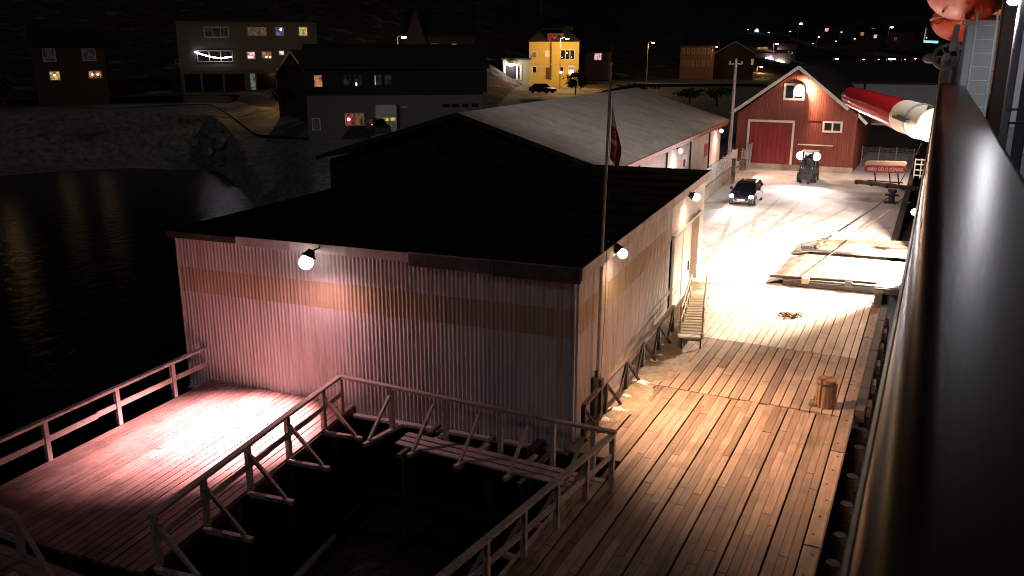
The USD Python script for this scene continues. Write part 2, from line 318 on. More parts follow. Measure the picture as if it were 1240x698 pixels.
# slush tracks pressed into the snow by tyres
mat('slush', (.46, .385, .33), .75, .35, (2.2, 2.2, 2.2), 7, .02, (6, 6, 6), dirt=(.55, .50, .48), dscale=.9)
def track(pts, w, seed):
    from scipy.interpolate import CubicSpline
    R = np.random.default_rng(seed); p = np.array(pts, float); c = CubicSpline(np.arange(len(p)), p); tt_ = np.linspace(0, len(p) - 1, 90); q = c(tt_); d = c(tt_, 1); d /= np.linalg.norm(d, axis=1, keepdims=True)
    nrm = np.stack([-d[:, 1], d[:, 0]], 1); fade = np.minimum(1, np.minimum(tt_, len(p) - 1 - tt_) * 2.2 + .15); ms = []
    for off in (-.75, .75):
        a = q + nrm * (off - (w * .5 + R.uniform(-.05, .05, len(q))) * fade)[:, None]; b = q + nrm * (off + (w * .5 + R.uniform(-.05, .05, len(q))) * fade)[:, None]
        V = np.vstack([np.c_[a, np.full(len(a), .004 * seed)], np.c_[b, np.full(len(b), .004 * seed)]]); i = np.arange(len(q) - 1); n_ = len(q)
        ms.append(trimesh.Trimesh(V, np.vstack([np.stack([i, i + 1, i + n_ + 1], 1), np.stack([i, i + n_ + 1, i + n_], 1)]), process=False))
    return ms
_t = []
_t += track([P(u, v)[:2] for u, v in ((842, 316), (872, 302), (905, 283), (935, 262), (958, 240))], .26, 1)
_t += track([P(u, v)[:2] for u, v in ((846, 300), (880, 296), (920, 288), (975, 268), (1020, 246))], .22, 2)
_t += track([P(u, v)[:2] for u, v in ((862, 330), (884, 300), (896, 276), (900, 256))], .2, 3)
solo('slush_tracks', _t, 'slush', 'brown slush tyre tracks curving over the snowy yard', 'tyre tracks', kind='stuff')
# plank decks -------------------------------------------------------
deck = thing('quay_deck', None, None, kind='structure')
TH = .07
def planks(x0, x1, y0, y1, w, lmin, lmax, parent, mats, gapevery=0, jit=.0, T=None, name='plank', seed=1, widths=None, ystart=None):
    R = random.Random(seed); x = x0; i = 0
    while x < x1 - .04:
        ww = min(w * R.uniform(.88, 1.12), x1 - x); gap = .014 if not gapevery else (.034 if gapevery == 1 else .05 if i % gapevery == gapevery - 1 else .009)
        ys = y0 if ystart is None else ystart(x + ww / 2); y = ys + jit * R.uniform(-1, 0)
        first = True
        while y < y1 - .05:
            L = R.uniform(lmin, lmax) * (R.uniform(.4, 1) if first else 1); ye = min(y + L, y1 + jit * R.uniform(-1, 0) if y + L > y1 - .6 else y + L); first = False
            if ye > y1 - .6: ye = y1 + jit * R.uniform(-1, 0)
            dz = R.uniform(-.007, .005)
            b = box(x, x + ww - gap, y, ye - .012, -TH + dz, dz)
            if T is not None: b.apply_transform(T)
            part(name, b, R.choice(mats), parent)
            y = ye
            if ye > y1 - .3: break
        x += ww; i += 1
NEAR_Y = 24.3
dm = ['deck_wood'] * 6 + ['deck_wood_dark']
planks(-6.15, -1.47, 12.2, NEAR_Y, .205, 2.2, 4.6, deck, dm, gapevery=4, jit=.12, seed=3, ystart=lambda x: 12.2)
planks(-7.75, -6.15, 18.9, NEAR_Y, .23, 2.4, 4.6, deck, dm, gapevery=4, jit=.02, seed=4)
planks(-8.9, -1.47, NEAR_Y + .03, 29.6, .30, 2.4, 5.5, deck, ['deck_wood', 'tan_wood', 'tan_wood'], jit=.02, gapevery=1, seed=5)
planks(-8.9, -1.47, 29.63, 37.1, .30, 3.2, 7.5, deck, ['glare_pale_wood'], jit=.02, gapevery=1, seed=6)
planks(-6.62, -6.15, 12.2, 17.6, .23, 2.2, 4.6, deck, dm, seed=8)
for y0, y1 in ((12.2, 16.9), (16.95, 21.8), (21.85, 26.9), (26.95, 32.0), (32.05, 36.6)):
    e = part('edge_timber', rbox(-1.455, -1.13, y0, y1, -.25, .035, .012), 'deck_wood', deck)
for y in np.arange(12.5, 36.5, .82):
    part('bolt', trimesh.creation.cylinder(.028, .012, sections=8).apply_translation([-1.29 + .05 * math.sin(y * 5), y, .04]), 'steel_dark', deck)
for x in np.arange(-8.6, -1.3, 1.45):
    part('bearer', box(x - .12, x + .12, 12.2 if x > -6.4 else 18.6, 37.1, -.42, -TH - .012), 'tar_timber', deck)
for y in np.arange(12.6, 37, 2.4):
    part('crosshead', box(-8.8 if y > 19 else -6.6, -1.2, y - .15, y + .15, -.8, -.425), 'tar_timber', deck)
for y in np.arange(12.6, 37, 2.4):
    for x in (-6.3, -3.8, -1.6):
        part('pile', tube([(x, y, -4), (x, y, -.8)], .16, 10), 'tar_timber', deck)
# plank face closing the deck towards the basin
part('edge_board', box(-6.72, -6.635, 12.2, 18.0, -.45, .06), 'rail_wood', deck)

ORD = ['first', 'second', 'third', 'fourth', 'fifth', 'sixth', 'seventh', 'eighth', 'ninth', 'tenth', 'eleventh', 'twelfth', 'thirteenth', 'fourteenth', 'fifteenth', 'sixteenth']
# fender piles and rubbing timbers on the quay face
for i, y in enumerate(np.arange(14.0, 37.0, 1.55)):
    t = thing('fender_pile', f'{ORD[i]} round fender pile from the near end, in the dark gap beside the quay', 'fender pile', (-.86, y, -3), group='fender piles between quay and ship')
    h = rnd.uniform(-.55, -.15)
    part('trunk', tube([(-.86, y, -3.4), (-.86 + rnd.uniform(-.02, .02), y, h)], .15, 12, .14), 'tar_timber', t, smooth=40)
    for k in range(3): part('strap', tube([(-.86, y, h - .12 - .16 * k), (-.86, y, h - .06 - .16 * k)], .165, 12), 'tar_timber', t)
t = thing('rubbing_timber', 'long dark timber baulk lying along the outer quay edge past the bollard', 'timber baulk', (-.9, 30, 0))
for i, y in enumerate(np.arange(24.6, 36.0, 1.9)):
    part('baulk', rbox(-1.11, -.86, y, y + 1.86, -.22, .16 + .01 * (i % 2), .02), 'tar_timber', t)
    part('chock', rbox(-.84, -.72, y + .5, y + 1.1, -.2, .10, .02), 'old_timber', t)
t = thing('corner_post', 'pale square timber post at the quay edge beside the loading ramp', 'post', (-1.2, 36.8, 0))
part('shaft', rbox(-1.42, -1.14, 36.3, 36.62, -.2, .62, .02), 'ramp_wood', t); part('cap', rbox(-1.45, -1.11, 36.27, 36.65, .622, .68, .015), 'ramp_wood', t)

def lumpy(c, rx, ry, h, seed, n=26, rings=5):
    R = np.random.default_rng(seed); a = np.linspace(0, 2 * np.pi, n, endpoint=False)
    rr = 1 + .28 * np.sin(a * 2 + R.uniform(0, 6)) * R.uniform(.4, 1) + .2 * np.sin(a * 5 + R.uniform(0, 6)) + R.uniform(-.12, .12, n)
    v = [[c[0], c[1], c[2] + h]]
    for k in range(1, rings + 1):
        s = k / rings; z = h * (1 - s ** 2) * (1 + R.uniform(-.2, .2, n)) if k < rings else np.zeros(n)
        v += np.stack([c[0] + np.cos(a) * rr * rx * s, c[1] + np.sin(a) * rr * ry * s, c[2] + z + np.zeros(n)], 1).tolist()
    f = [[0, 1 + j, 1 + (j + 1) % n] for j in range(n)]
    for k in range(rings - 1):
        o = 1 + k * n
        for j in range(n):
            jj = (j + 1) % n; f += [[o + j, o + n + j, o + n + jj], [o + j, o + n + jj, o + jj]]
    return trimesh.Trimesh(np.array(v), f, process=False)
# sand and grit along the warehouse foot
def strip(pts, seed, h=.012):
    """irregular sheet: list of (y, xl, xr)"""
    R = np.random.default_rng(seed); pts = np.array(pts, float); y = np.linspace(pts[0, 0], pts[-1, 0], 70); xl = np.interp(y, pts[:, 0], pts[:, 1]); xr = np.interp(y, pts[:, 0], pts[:, 2])
    xr = xr + .22 * np.sin(y * 1.7 + 1) + .12 * np.sin(y * 5.1) + R.uniform(-.1, .1, len(y)); m = 9; V = []
    for k in range(m):
        s = k / (m - 1); zz = h + .03 * np.sin(np.pi * s) * (1 + .5 * np.sin(y * 3 + k)) if k < m - 1 else np.full(len(y), -.004)
        V.append(np.stack([xl + (xr - xl) * s, y, zz], 1))
    V = np.array(V); q = np.arange(m * len(y)).reshape(m, len(y)); a, b, c, d = q[:-1, :-1].ravel(), q[1:, :-1].ravel(), q[1:, 1:].ravel(), q[:-1, 1:].ravel()
    return trimesh.Trimesh(V.reshape(-1, 3), np.vstack([np.stack([a, b, c], 1), np.stack([a, c, d], 1)]), process=False)
solo('sand_drift', strip([(19.6, -7.7, -7.35), (21, -7.85, -7.0), (24, -8.05, -6.75), (27, -8.3, -6.5), (30, -8.5, -7.1), (33, -8.8, -7.7), (37, -9.1, -8.5)], 5), 'sand', 'thin grey sand and grit drifted along the warehouse foot on the planks', 'grit', kind='stuff', smooth=True)
for i, (u, v, rx, ry) in enumerate([(775, 463, .33, .16), (747, 496, .28, .12), (733, 508, .16, .1), (792, 437, .16, .09), (759, 480, .12, .08)]):
    lab = ['largest white snow lump beside the guard rail on the quay planks', 'middle white snow lump below the second guard rail post', 'small snow lump nearest the corner of the railing', 'small snow lump farthest along towards the gangway', 'tiny snow crumb between the two larger lumps'][i]
    solo('snow_lump', lumpy(P(u, v, .03) , rx, ry, .07, 40 + i), 'snow_clean', lab, 'snow lump', 'snow lumps beside the guard rail', smooth=True)

# ================================================================== WAREHOUSE IN FRONT (corrugated)
B1 = np.array([-7.72, 19.41, 0]); BA = math.radians(4.4); WB, DB, HB = 12.8, 19.6, 4.62
ex, ey = np.array([math.cos(BA), math.sin(BA), 0]), np.array([-math.sin(BA), math.cos(BA), 0])
def b1(x, y, z): return B1 + ex * x + ey * y + np.array([0, 0, z])
def b1box(x0, x1, y0, y1, z0, z1):
    m = box(x0, x1, y0, y1, z0, z1); m.apply_transform(trm(B1) @ rotm(BA, [0, 0, 1])); return m
wh = thing('corrugated_warehouse', 'long corrugated warehouse with a black flat roof and a yellow band across its walls', 'warehouse', B1, BA)
part('wall', b1box(-WB + .06, -.06, .06, 11.9, -.3, HB), 'wall_core', wh)
part('wall', b1box(-WB + .06, -.75, 11.9, DB - .06, -.3, HB), 'wall_core', wh)
def corr(p0, d, L, z0, z1, nrm, pitch=.128, amp=.021, off=0.):
    n = max(2, int(round(L / pitch))) * 8 + 1; s = np.linspace(0, L, n); w = amp * np.cos(2 * np.pi * s / pitch)
    base = p0[None] + d[None] * s[:, None] + nrm[None] * (w + off)[:, None]
    v = np.vstack([base + [0, 0, z0], base + [0, 0, z1]]); i = np.arange(n - 1)
    f = np.vstack([np.stack([i, i + 1, i + n + 1], 1), np.stack([i, i + n + 1, i + n], 1)]); 
    if np.cross(d, [0, 0, 1]) @ nrm < 0: f = f[:, ::-1]
    return trimesh.Trimesh(v, f, process=False)
SW = 8 * .128
def wall_sheets(p0, d, nrm, L, ylim):
    s = 0.
    while s < L - .05:
        w = min(SW, L - s)
        for bi, (z0, z1, mt) in enumerate(((-.25, 2.94, 'sheet_white'), (2.88, 3.72, 'sheet_yellow'), (3.66, HB - .02, 'sheet_white'))):
            if mt == 'sheet_yellow' and s > ylim: mt = 'sheet_white'
            j = rnd.uniform(-.012, .012)
            part('corrugated_sheet', corr(p0 + d * s, d, w + (.03 if s + w < L - .1 else 0), z0 + (j if bi else 0), z1 + j, nrm, off=.004 * bi + .002 * (int(s / SW) % 2)), mt, wh, smooth=True)
        s += w
wall_sheets(b1(-WB, -.0, 0), ex, -ey, WB, 99)
wall_sheets(b1(.0, 0, 0), ey, ex, 12.1, 10.9)
part('corner_trim', [beam(b1(.02, -.035, -.25), b1(.02, -.035, HB), .09, .012, ex), beam(b1(.035, .03, -.25), b1(.035, .03, HB), .012, .11, ex)], 'sheet_white', wh)
part('corner_trim', beam(b1(-WB - .02, -.03, -.25), b1(-WB - .02, -.03, HB), .08, .02, ex), 'sheet_white', wh)
# doorway end of the right wall
part('lintel_panel', b1box(-.70, .03, 12.1, DB, 3.05, HB - .02), 'pale_wall', wh)
dp = part('sliding_door', b1box(.05, .13, 12.25, 16.0, .12, 3.1), 'white_paint', wh)
for y in (12.3, 14.1, 15.9): part('rib', b1box(.131, .15, y, y + .06, .14, 3.08), 'white_paint', dp)
part('handle', b1box(.131, .19, 15.5, 15.56, 1.1, 1.5), 'steel_dark', dp)
part('door_track', b1box(.05, .18, 12.2, 18.4, 3.12, 3.22), 'steel_galv', wh)
part('door_jamb', b1box(-.5, .02, 15.9, 16.1, 0, 3.05), 'concrete', wh); part('door_jamb', b1box(-.6, .03, 18.55, DB, 0, 3.05), 'pale_wall', wh)
part('door_leaf', b1box(-.62, -.52, 16.1, 18.55, .02, 3.04), 'fascia_tan', wh)
# roof
roof = b1box(-WB - .09, .22, -.32, DB + .15, HB + .10, HB + .22)
part('roof', roof, 'roof_felt', wh)
for k in range(1, 10):
    part('roofing_seam', b1box(-WB - .07, .2, k * 2 - .3, k * 2 - .22, HB + .222, HB + .236), 'roof_felt', wh)
# eave boards, each a little out of line like the photo
for i, (x0, x1, mt, z0, z1) in enumerate(((-WB - .07, -10.3, 'fascia_dark', HB + .02, HB + .20), (-10.28, -4.6, 'sheet_white', HB - .02, HB + .235), (-4.58, -2.2, 'fascia_dark', HB - .12, HB + .235), (-2.18, .235, 'fascia_dark', HB - .16, HB + .22))):
    part('eave_board', b1box(x0, x1, -.36, -.325, z0, z1), mt, wh)
part('roof_edge_strip', b1box(-4.6, .22, -.365, -.33, HB + .236, HB + .262), 'steel_galv', wh)
for y0, y1 in ((-.3, 4.9), (4.92, 10.3), (10.32, 15.4), (15.42, DB + .15)):
    part('eave_board', b1box(.222, .262, y0, y1, HB - .10 + .02 * rnd.random(), HB + .235), 'fascia_tan', wh)
# wall ledge / footing
part('ledge', b1box(-WB, -.02, -.22, -.03, -.32, -.24), 'rail_wood', wh)
for x in np.arange(-12.6, 0, 2.5): part('pile', tube([b1(x, .5, -4), b1(x, .5, -.3)], .16, 10), 'tar_timber', wh)

def flood_lamp(label, pos, out, col, inten, lens, aim, cone=62, lensr=.13, spill=None, armlen=.35, soft=1.):
    """wall floodlight: bracket, dark hood, bright lens, and its own light"""
    pos, out = np.asarray(pos, float), np.asarray(out, float)
    t = thing('wall_lamp', label, 'wall lamp', pos, 0)
    c = pos + out * armlen; aim = np.asarray(aim, float); d = aim - c; d /= np.linalg.norm(d)
    part('bracket', tube([pos + [0, 0, .12], c + [0, 0, .08]], .025, 8), 'steel_dark', t)
    part('back_plate', rbox(pos[0] - .06, pos[0] + .06, pos[1] - .06, pos[1] + .06, pos[2] + .02, pos[2] + .22, .02), 'steel_dark', t)
    hood = tube([c - d * .16, c - d * .02, c + d * .04], .09, 14, lensr + .02); part('hood', hood, 'steel_dark', t, smooth=40)
    part('lens', ball(c + d * (.06 + lensr * .8), lensr, 2, (1, 1, 1)), lens, t, smooth=True)
    sphere_light(t, 'bulb', c + d * (.16 + lensr * 1.9), inten, col, .06, aim, cone, soft)
    if spill:
        q = c + np.array([0, 0, -.2]) ; sphere_light(t, 'bulb', c + out * .25 + np.array([0, 0, -lensr - .1]), spill, col, .05, c + out * .3 + np.array([0, 0, -4]), 84, 1.)
    return t
L1 = onplane(386, 305, b1(0, -.4, 0), ey)
flood_lamp('bright pink-glowing wall lamp under the eave on the warehouse front over the left walkway', L1 + ey * .35, -ey, PINK, 9500, 'lamp_pink', (-16.5, 16.0, 0), 35, .20, 150, .8)
L2 = onplane(749, 302, b1(.35, 0, 0), ex)
flood_lamp('wall lamp on the warehouse side wall right behind the flagpole', L2 - ex * .35, ex, WARM, 2000, 'lamp_warm', (-3.0, 23.0, 0), 60, .14, 40)
L3 = onplane(838, 237, b1(.35, 0, 0), ex)
flood_lamp('wall lamp at the far end of the warehouse side wall over the doorway', L3 - ex * .35, ex, WARM, 800, 'lamp_warm', (-3.0, 36.5, 2.2), 70, .16, 130)

# guard rail along the warehouse side
t = thing('guard_rail', 'low timber guard rail on splayed dark legs along the warehouse side wall', 'guard rail', P(757.7, 472), 0)
gp = [P(u, v) for u, v in ((706, 533), (732.6, 501), (757.7, 472), (777.7, 445), (797, 425), (814, 402))]
gz = [.98] * 6
for i in range(5): part('top_rail', beam(gp[i] + [0, 0, 1.0], gp[i + 1] * 1.0 + [0, 0, 1.0], .13, .07), 'old_timber', t)
for i in range(6): part('post', beam(gp[i], gp[i] + [0, 0, .97], .11, .11), 'tar_timber', t)
for i in range(5):
    m_ = gp[i] * .62 + gp[i + 1] * .38; part('brace', beam(m_ + [.25, 0, .02], gp[i] + [0, 0, .93], .07, .07), 'tar_timber', t)
    m2 = gp[i] * .45 + gp[i + 1] * .55; part('brace', beam(m2 + [.05, 0, .02], gp[i + 1] + [0, 0, .93], .07, .07), 'tar_timber', t)

# ================================================================== LEFT WALKWAY (timber) with its rails
A0, A1, A2, A3 = P(266, 456), P(400, 474), P(178, 694), P(-60, 610)
A2 = np.array([-13.15, 10.1, 0.]); A3 = np.array([-19.0, 9.6, 0.]); A0 = np.array([-19.75, 18.75, 0]); A1 = np.array([-14.45, 19.1, 0])
ld = thing('left_walkway', 'pinkish-lit timber plank walkway ending at the warehouse front', 'walkway', (-17, 14, 0), kind=None)
NP = 26; R2 = random.Random(11)
for i in range(NP):
    s0, s1 = i / NP, (i + 1) / NP - .13 / NP
    def q(s, t_): return (A0 * (1 - s) + A1 * s) * t_ + (A3 * (1 - s) + A2 * s) * (1 - t_)
    cuts = [0, .17 + .02 * (i % 2), (.55 + R2.uniform(-.12, .2)) if i % 3 == 0 else .6, 1.0] if i % 3 == 0 else [0, .17 + .02 * (i % 2), 1.0]
    for a_, b_ in zip(cuts[:-1], cuts[1:]):
        dz = R2.uniform(-.008, .006); b_ -= .0012
        c4 = [q(s0, a_), q(s1, a_), q(s1, b_), q(s0, b_)]
        part('plank', hullpts([p + [0, 0, dz] for p in c4] + [p + [0, 0, dz - .06] for p in c4]), 'left_deck_wood', ld)
part('sub_floor', hullpts([p + [0, 0, z] for p in (A0, A1, A2, A3) for z in (-.072, -.095)]), 'tar_timber', ld)  # added sheet, stops lamp light leaking through the plank gaps
for s in (.02, .33, .66, .98):
    part('bearer', beam(q(s, 0) + [0, 0, -.2], q(s, 1) + [0, 0, -.2], .2, .24), 'tar_timber', ld)
for tt in (.1, .35, .6, .85):
    for s in (.03, .5, .97): part('pile', tube([q(s, tt) + [0, 0, -4], q(s, tt) + [0, 0, -.33]], .15, 9), 'tar_timber', ld)
part('kerb_board', beam(A0 + [.1, .1, .05], A1 + [0, .1, .05], .1, .1), 'rail_wood', ld)
# near crosswalk section below the joint, lower left
for k in range(5):
    part('plank', box(-22, -13.0, 8.35 + k * .24, 8.57 + k * .24, -.075, -.012 - .004 * (k % 2)), 'left_deck_wood', ld)

def railing(name, label, pts, ztop=1.08, zmid=.55, posts=None, w=.12, braces=None, mid=True, base=0., out=None, mt='rail_wood', skip_mid=()):
    """pts: polyline of the rail at deck level; posts: list of parameters along it"""
    pts = [np.asarray(p, float) for p in pts]; t = thing(name, label, 'railing', pts[0])
    seg = [np.linalg.norm(b - a) for a, b in zip(pts[:-1], pts[1:])]
    for a, b in zip(pts[:-1], pts[1:]):
        part('top_rail', beam(a + [0, 0, ztop], b + [0, 0, ztop + rnd.uniform(-.015, .015)], .15, .075), mt, t)
        if mid: part('mid_rail', beam(a + [0, 0, zmid], b + [0, 0, zmid + rnd.uniform(-.03, .03)], .045, .15), mt, t)
    for p in posts: part('post', beam(np.asarray(p) + [0, 0, base], np.asarray(p) + [0, 0, ztop - .032], w, w), mt, t)
    for p in (braces or []):
        p = np.asarray(p, float); o = np.asarray(out, float)
        part('brace', beam(p + o * .95 + [0, 0, -.05], p + o * .06 + [0, 0, ztop - .25], .07, .09), mt, t)
        part('outrigger', beam(p - o * .35 + [0, 0, -.12], p + o * 1.15 + [0, 0, -.12], .12, .10), mt, t)
    return t
def lerp(a, b, s): return np.asarray(a) * (1 - s) + np.asarray(b) * s
# left outer rail: base on the deck edge
La, Lb = np.array([-19.82, 18.6, 0]), np.array([-19.05, 9.7, 0])
t = railing('timber_railing', 'two-bar timber railing on the dark water side of the left walkway', [La, lerp(La, Lb, .5), Lb], posts=[lerp(La, Lb, s) for s in (.0, .18, .42, .68, .95)])
part('brace', beam(La + [.9, .35, .05], La + [.05, .05, 1.0], .07, .07), 'rail_wood', t)
# right inner rail with outriggers
Ra, Rb = np.array([-14.35, 18.15, 0]), np.array([-13.05, 10.35, 0])
railing('timber_railing', 'braced timber railing between the left walkway and the open basin', [Ra, lerp(Ra, Rb, .47), Rb], posts=[lerp(Ra, Rb, s) for s in (0, .13, .36, .58, .79, .99)], ztop=1.16, zmid=.62,
        braces=[lerp(Ra, Rb, s) for s in (.13, .36, .58, .79, .99)], out=(1, .12, 0))
# rail along the warehouse front
Fa, Fb, Fm = Ra, np.array([-6.05, 18.05, 0]), np.array([-7.7, 18.05, 0])
railing('timber_railing', 'single-bar timber railing on slanted struts along the foot of the warehouse front', [Fa, Fm, Fb], posts=[lerp(Fa, Fb, s) for s in (.21, .42, .62, .80, .93)], ztop=1.16, mid=False,
        braces=[lerp(Fa, Fb, s) for s in (.21, .38, .55, .72, .90)], out=(-.12, -1, 0), base=-.1)
# rail on the quay deck's basin side
Qa, Qb = np.array([-6.12, 18.0, 0]), np.array([-6.92, 10.9, 0])
railing('timber_railing', 'weathered two-bar timber railing between basin and quay planks, bottom centre', [Qa, lerp(Qa, Qb, .48), Qb], posts=[lerp(Qa, Qb, s) for s in (0, .19, .38, .57, .76, .95)], ztop=1.12, zmid=.58,
        braces=[lerp(Qa, Qb, s) for s in (.19, .38, .57, .76)], out=(-.55, .1, 0))
# corner rail, bottom left
Ca, Cb = np.array([-21.5, 9.45, 0]), np.array([-15.75, 9.35, 0])
t = railing('timber_railing', 'dark timber corner railing with a sloping end bar, bottom left', [Ca, Cb], posts=[Cb, lerp(Ca, Cb, .62), lerp(Ca, Cb, .3)], ztop=1.0, zmid=.45)
part('sloping_rail', beam(Cb + [0, 0, .98], Cb + [2.0, -.55, .12], .09, .06), 'rail_wood', t)
part('foot_board', beam(Cb + [.35, -.5, .06], Cb + [2.1, -.9, .03], .16, .05), 'rail_wood', t)
# planks lying outside the front rail
t = thing('board_walk', 'pair of long boards laid across the basin below the front railing', 'boards', (-9, 17.8, 0))
for k in range(3): part('plank', beam(np.array([-12.0, 17.92 - k * .24, -.04 - .02 * k]), np.array([-6.2, 17.75 - k * .24, -.03 - .02 * k]), .20, .05), 'rail_wood', t)
for x in np.arange(-11.6, -6.3, 1.75): part('bearer', beam((x, 19.0, -.13), (x, 16.9, -.16), .12, .1), 'old_timber', t)
for x in (-11.6, -8.1): part('pile', tube([(x, 17.3, -4), (x, 17.3, -.18)], .14, 9), 'tar_timber', t)
# steel mooring bits at the railing corner
t = thing('flagpole', 'tall slim white flagpole standing at the warehouse corner', 'flagpole', P(722, 505))
fp = P(722, 508); TOP = fp + [.10, .05, 0]
def pole_z(v):
    lo, hi = 0., 14.
    for _ in range(50):
        mid = (lo + hi) / 2
        if proj(fp + [.10 * mid / 9, .05 * mid / 9, mid])[1] > v: lo = mid
        else: hi = mid
    return lo
ph = pole_z(78)
part('pole', tube([fp + [0, 0, 0], fp + [.02, .01, ph * .45], fp + [.10 * ph / 9, .05 * ph / 9, ph]], .062, 12, .03), 'grey_paint', t, smooth=True)
part('truck', ball(fp + [.10 * ph / 9, .05 * ph / 9, ph + .03], .05), 'grey_paint', t)
part('tabernacle', [rbox(fp[0] - .16, fp[0] - .08, fp[1] - .1, fp[1] + .1, 0, 1.25, .015), rbox(fp[0] + .08, fp[0] + .16, fp[1] - .1, fp[1] + .1, 0, 1.25, .015)], 'tar_timber', t)
part('halyard', tube([fp + [.09, 0, 1.2], fp + [.16, 0, 3.2], fp + [.13, .03, ph - .3]], .008, 5), 'rope', t)
part('cleat', rbox(fp[0] - .05, fp[0] + .05, fp[1] - .12, fp[1] - .06, 1.3, 1.5, .01), 'steel_dark', t)
# flag hanging in folds
z0f, z1f = pole_z(192), pole_z(128)
def flag():
    n, m = 26, 22; V = []
    for i in range(n):
        s = i / (n - 1); z = z1f - (z1f - z0f) * s; wid = .04 + .24 * min(1, s * 1.6) ** 1.2 * (1 - .45 * max(0, s - .75) * 4 * .6)
        for j in range(m):
            tt = j / (m - 1); x = .07 + wid * tt; y = .07 * math.sin(tt * 9 + s * 2.2) * min(1, s * 2 + .15) * (.3 + .7 * tt); dz = -.18 * tt * s - .10 * tt
            V.append(fp + np.array([.10 * z / 9, .05 * z / 9, 0]) + rt * x + np.array([fw[0], fw[1], 0]) * y + [0, 0, z + dz])
    q = np.arange(n * m).reshape(n, m); a, b, c, d = q[:-1, :-1].ravel(), q[1:, :-1].ravel(), q[1:, 1:].ravel(), q[:-1, 1:].ravel(); V = np.array(V)
    rs = np.concatenate([np.full(m - 1, i) for i in range(n - 1)]); cs = np.tile(np.arange(m - 1), n - 1)
    white = (rs < 9) | ((rs > 14) & (rs < 17) & (cs < 14)) | ((cs > 9) & (cs < 12) & (rs > 9))
    F1, F2 = np.vstack([np.stack([a, b, c], 1)[white], np.stack([a, c, d], 1)[white]]), np.vstack([np.stack([a, b, c], 1)[~white], np.stack([a, c, d], 1)[~white]])
    r_ = [trimesh.Trimesh(V, F2, process=False), trimesh.Trimesh(V, F1, process=False)]
    for m_ in r_: m_.remove_unreferenced_vertices()
    return r_
fr, fwhite = flag()
ft = thing('flag', 'limp red flag with white folds hanging from the flagpole', 'flag', fp + [0, 0, z0f])
part('red_field', fr, 'flag_red', ft, smooth=True); part('white_cross', fwhite, 'white_paint', ft, smooth=True)

# ================================================================== GANGWAY STAIR on the quay
t = thing('gangway', 'pale metal gangway with ribbed treads and handrails beside the warehouse doorway', 'gangway', P(838, 408))
n0, n1, f0, f1 = P(823, 405, .55), P(850, 406, .55), P(836, 361, .12), P(855, 361, .12)
part('side_beam', beam(n0 + [-.03, 0, -.06], f0 + [-.03, 0, -.06], .06, .18), 'alu', t); part('side_beam', beam(n1 + [.03, 0, -.06], f1 + [.03, 0, -.06], .06, .18), 'alu', t)
NT = 14
for k_ in range(2): part('bottom_plate', hullpts([n0 - [0, 0, .22 + .01 * k_], n1 - [0, 0, .22 + .01 * k_], f0 - [0, 0, .22], f1 - [0, 0, .22]] + [p_ - [0, 0, .23 + .01 * k_] for p_ in (n0, n1, f0, f1)]), 'steel_dark', t) if k_ == 0 else None
for i in range(NT):
    s = (i + .5) / NT; a_, b_ = lerp(n0, f0, s), lerp(n1, f1, s); part('tread', beam(a_, b_, .26, .05), 'alu', t)
part('end_plate', beam(n0 + [0, -.22, .01], n1 + [0, -.22, .01], .30, .05), 'white_paint', t)
part('end_plate', beam(f0 + [0, .3, -.02], f1 + [0, .3, -.02], .5, .05), 'alu', t)
for (n_, f_) in ((n0, f0), (n1, f1)):
    part('handrail', tube([lerp(n_, f_, .02) + [0, 0, .95], f_ + [0, 0, 1.0]], .045, 8), 'alu', t); part('knee_rail', tube([lerp(n_, f_, .02) + [0, 0, .5], f_ + [0, 0, .52]], .035, 8), 'alu', t)
    for s in (.02, .27, .52, .77, 1.0): part('stanchion', tube([lerp(n_, f_, s), lerp(n_, f_, s) + [0, 0, .96]], .035, 8), 'alu', t)
part('leg', [beam(n0 + [.06, .12, -.55], n0 + [.06, .12, -.1], .06, .06), beam(n1 + [-.06, .12, -.55], n1 + [-.06, .12, -.1], .06, .06)], 'steel_dark', t)

# ================================================================== LOADING RAMP (from the ship's side door)
t = thing('loading_ramp', 'broad pale plank loading ramp lying from quay to the ship side, ropes across it', 'ramp', (-3, 42, 0))
ra, rb, rc, rd = P(928, 336, .28), P(1092, 350, .34), P(1101, 318, .34), P(958, 306, .28)
NQ = 14
for i in range(NQ):
    s0, s1 = i / NQ, (i + 1) / NQ - .004
    c4 = [lerp(ra, rd, s0), lerp(rb, rc, s0), lerp(rb, rc, s1), lerp(ra, rd, s1)]
    c4[0] = lerp(c4[0], c4[1], .13); c4[3] = lerp(c4[3], c4[2], .13)
    part('plank', hullpts([p + [0, 0, .004 * (i % 3)] for p in c4] + [p - [0, 0, .07] for p in c4]), 'ramp_wood', t)
lip = [ra, lerp(ra, rb, .128), lerp(rd, rc, .128), rd]; lip[0] = lip[0] * [1, 1, 0] + [0, 0, .03]; lip[3] = lip[3] * [1, 1, 0] + [0, 0, .03]
part('steel_lip', hullpts(lip + [p - [0, 0, .03] for p in lip]), 'ramp_wood', t)
part('edge_beam', beam(lerp(ra, rb, .13) + [0, -.06, -.16], rb + [0, -.06, -.16], .10, .24), 'tar_timber', t)
part('rail_bar', tube([lerp(ra, rb, .02) + [0, .12, .05], lerp(ra, rb, .82) + [0, .12, .12]], .06, 8), 'steel_dark', t)
for s in (.30, .62): part('lug', rbox(*sum([[lerp(ra, rb, s)[k] - h_, lerp(ra, rb, s)[k] + h_] for k, h_ in ((0, .16), (1, .13), (2, .13))], []), .03), 'alu' if s < .5 else 'steel_dark', t)
t2 = thing('loading_ramp', 'narrower second ramp section behind the broad plank ramp, split from it by a dark gap', 'ramp', (-3, 47, 0))
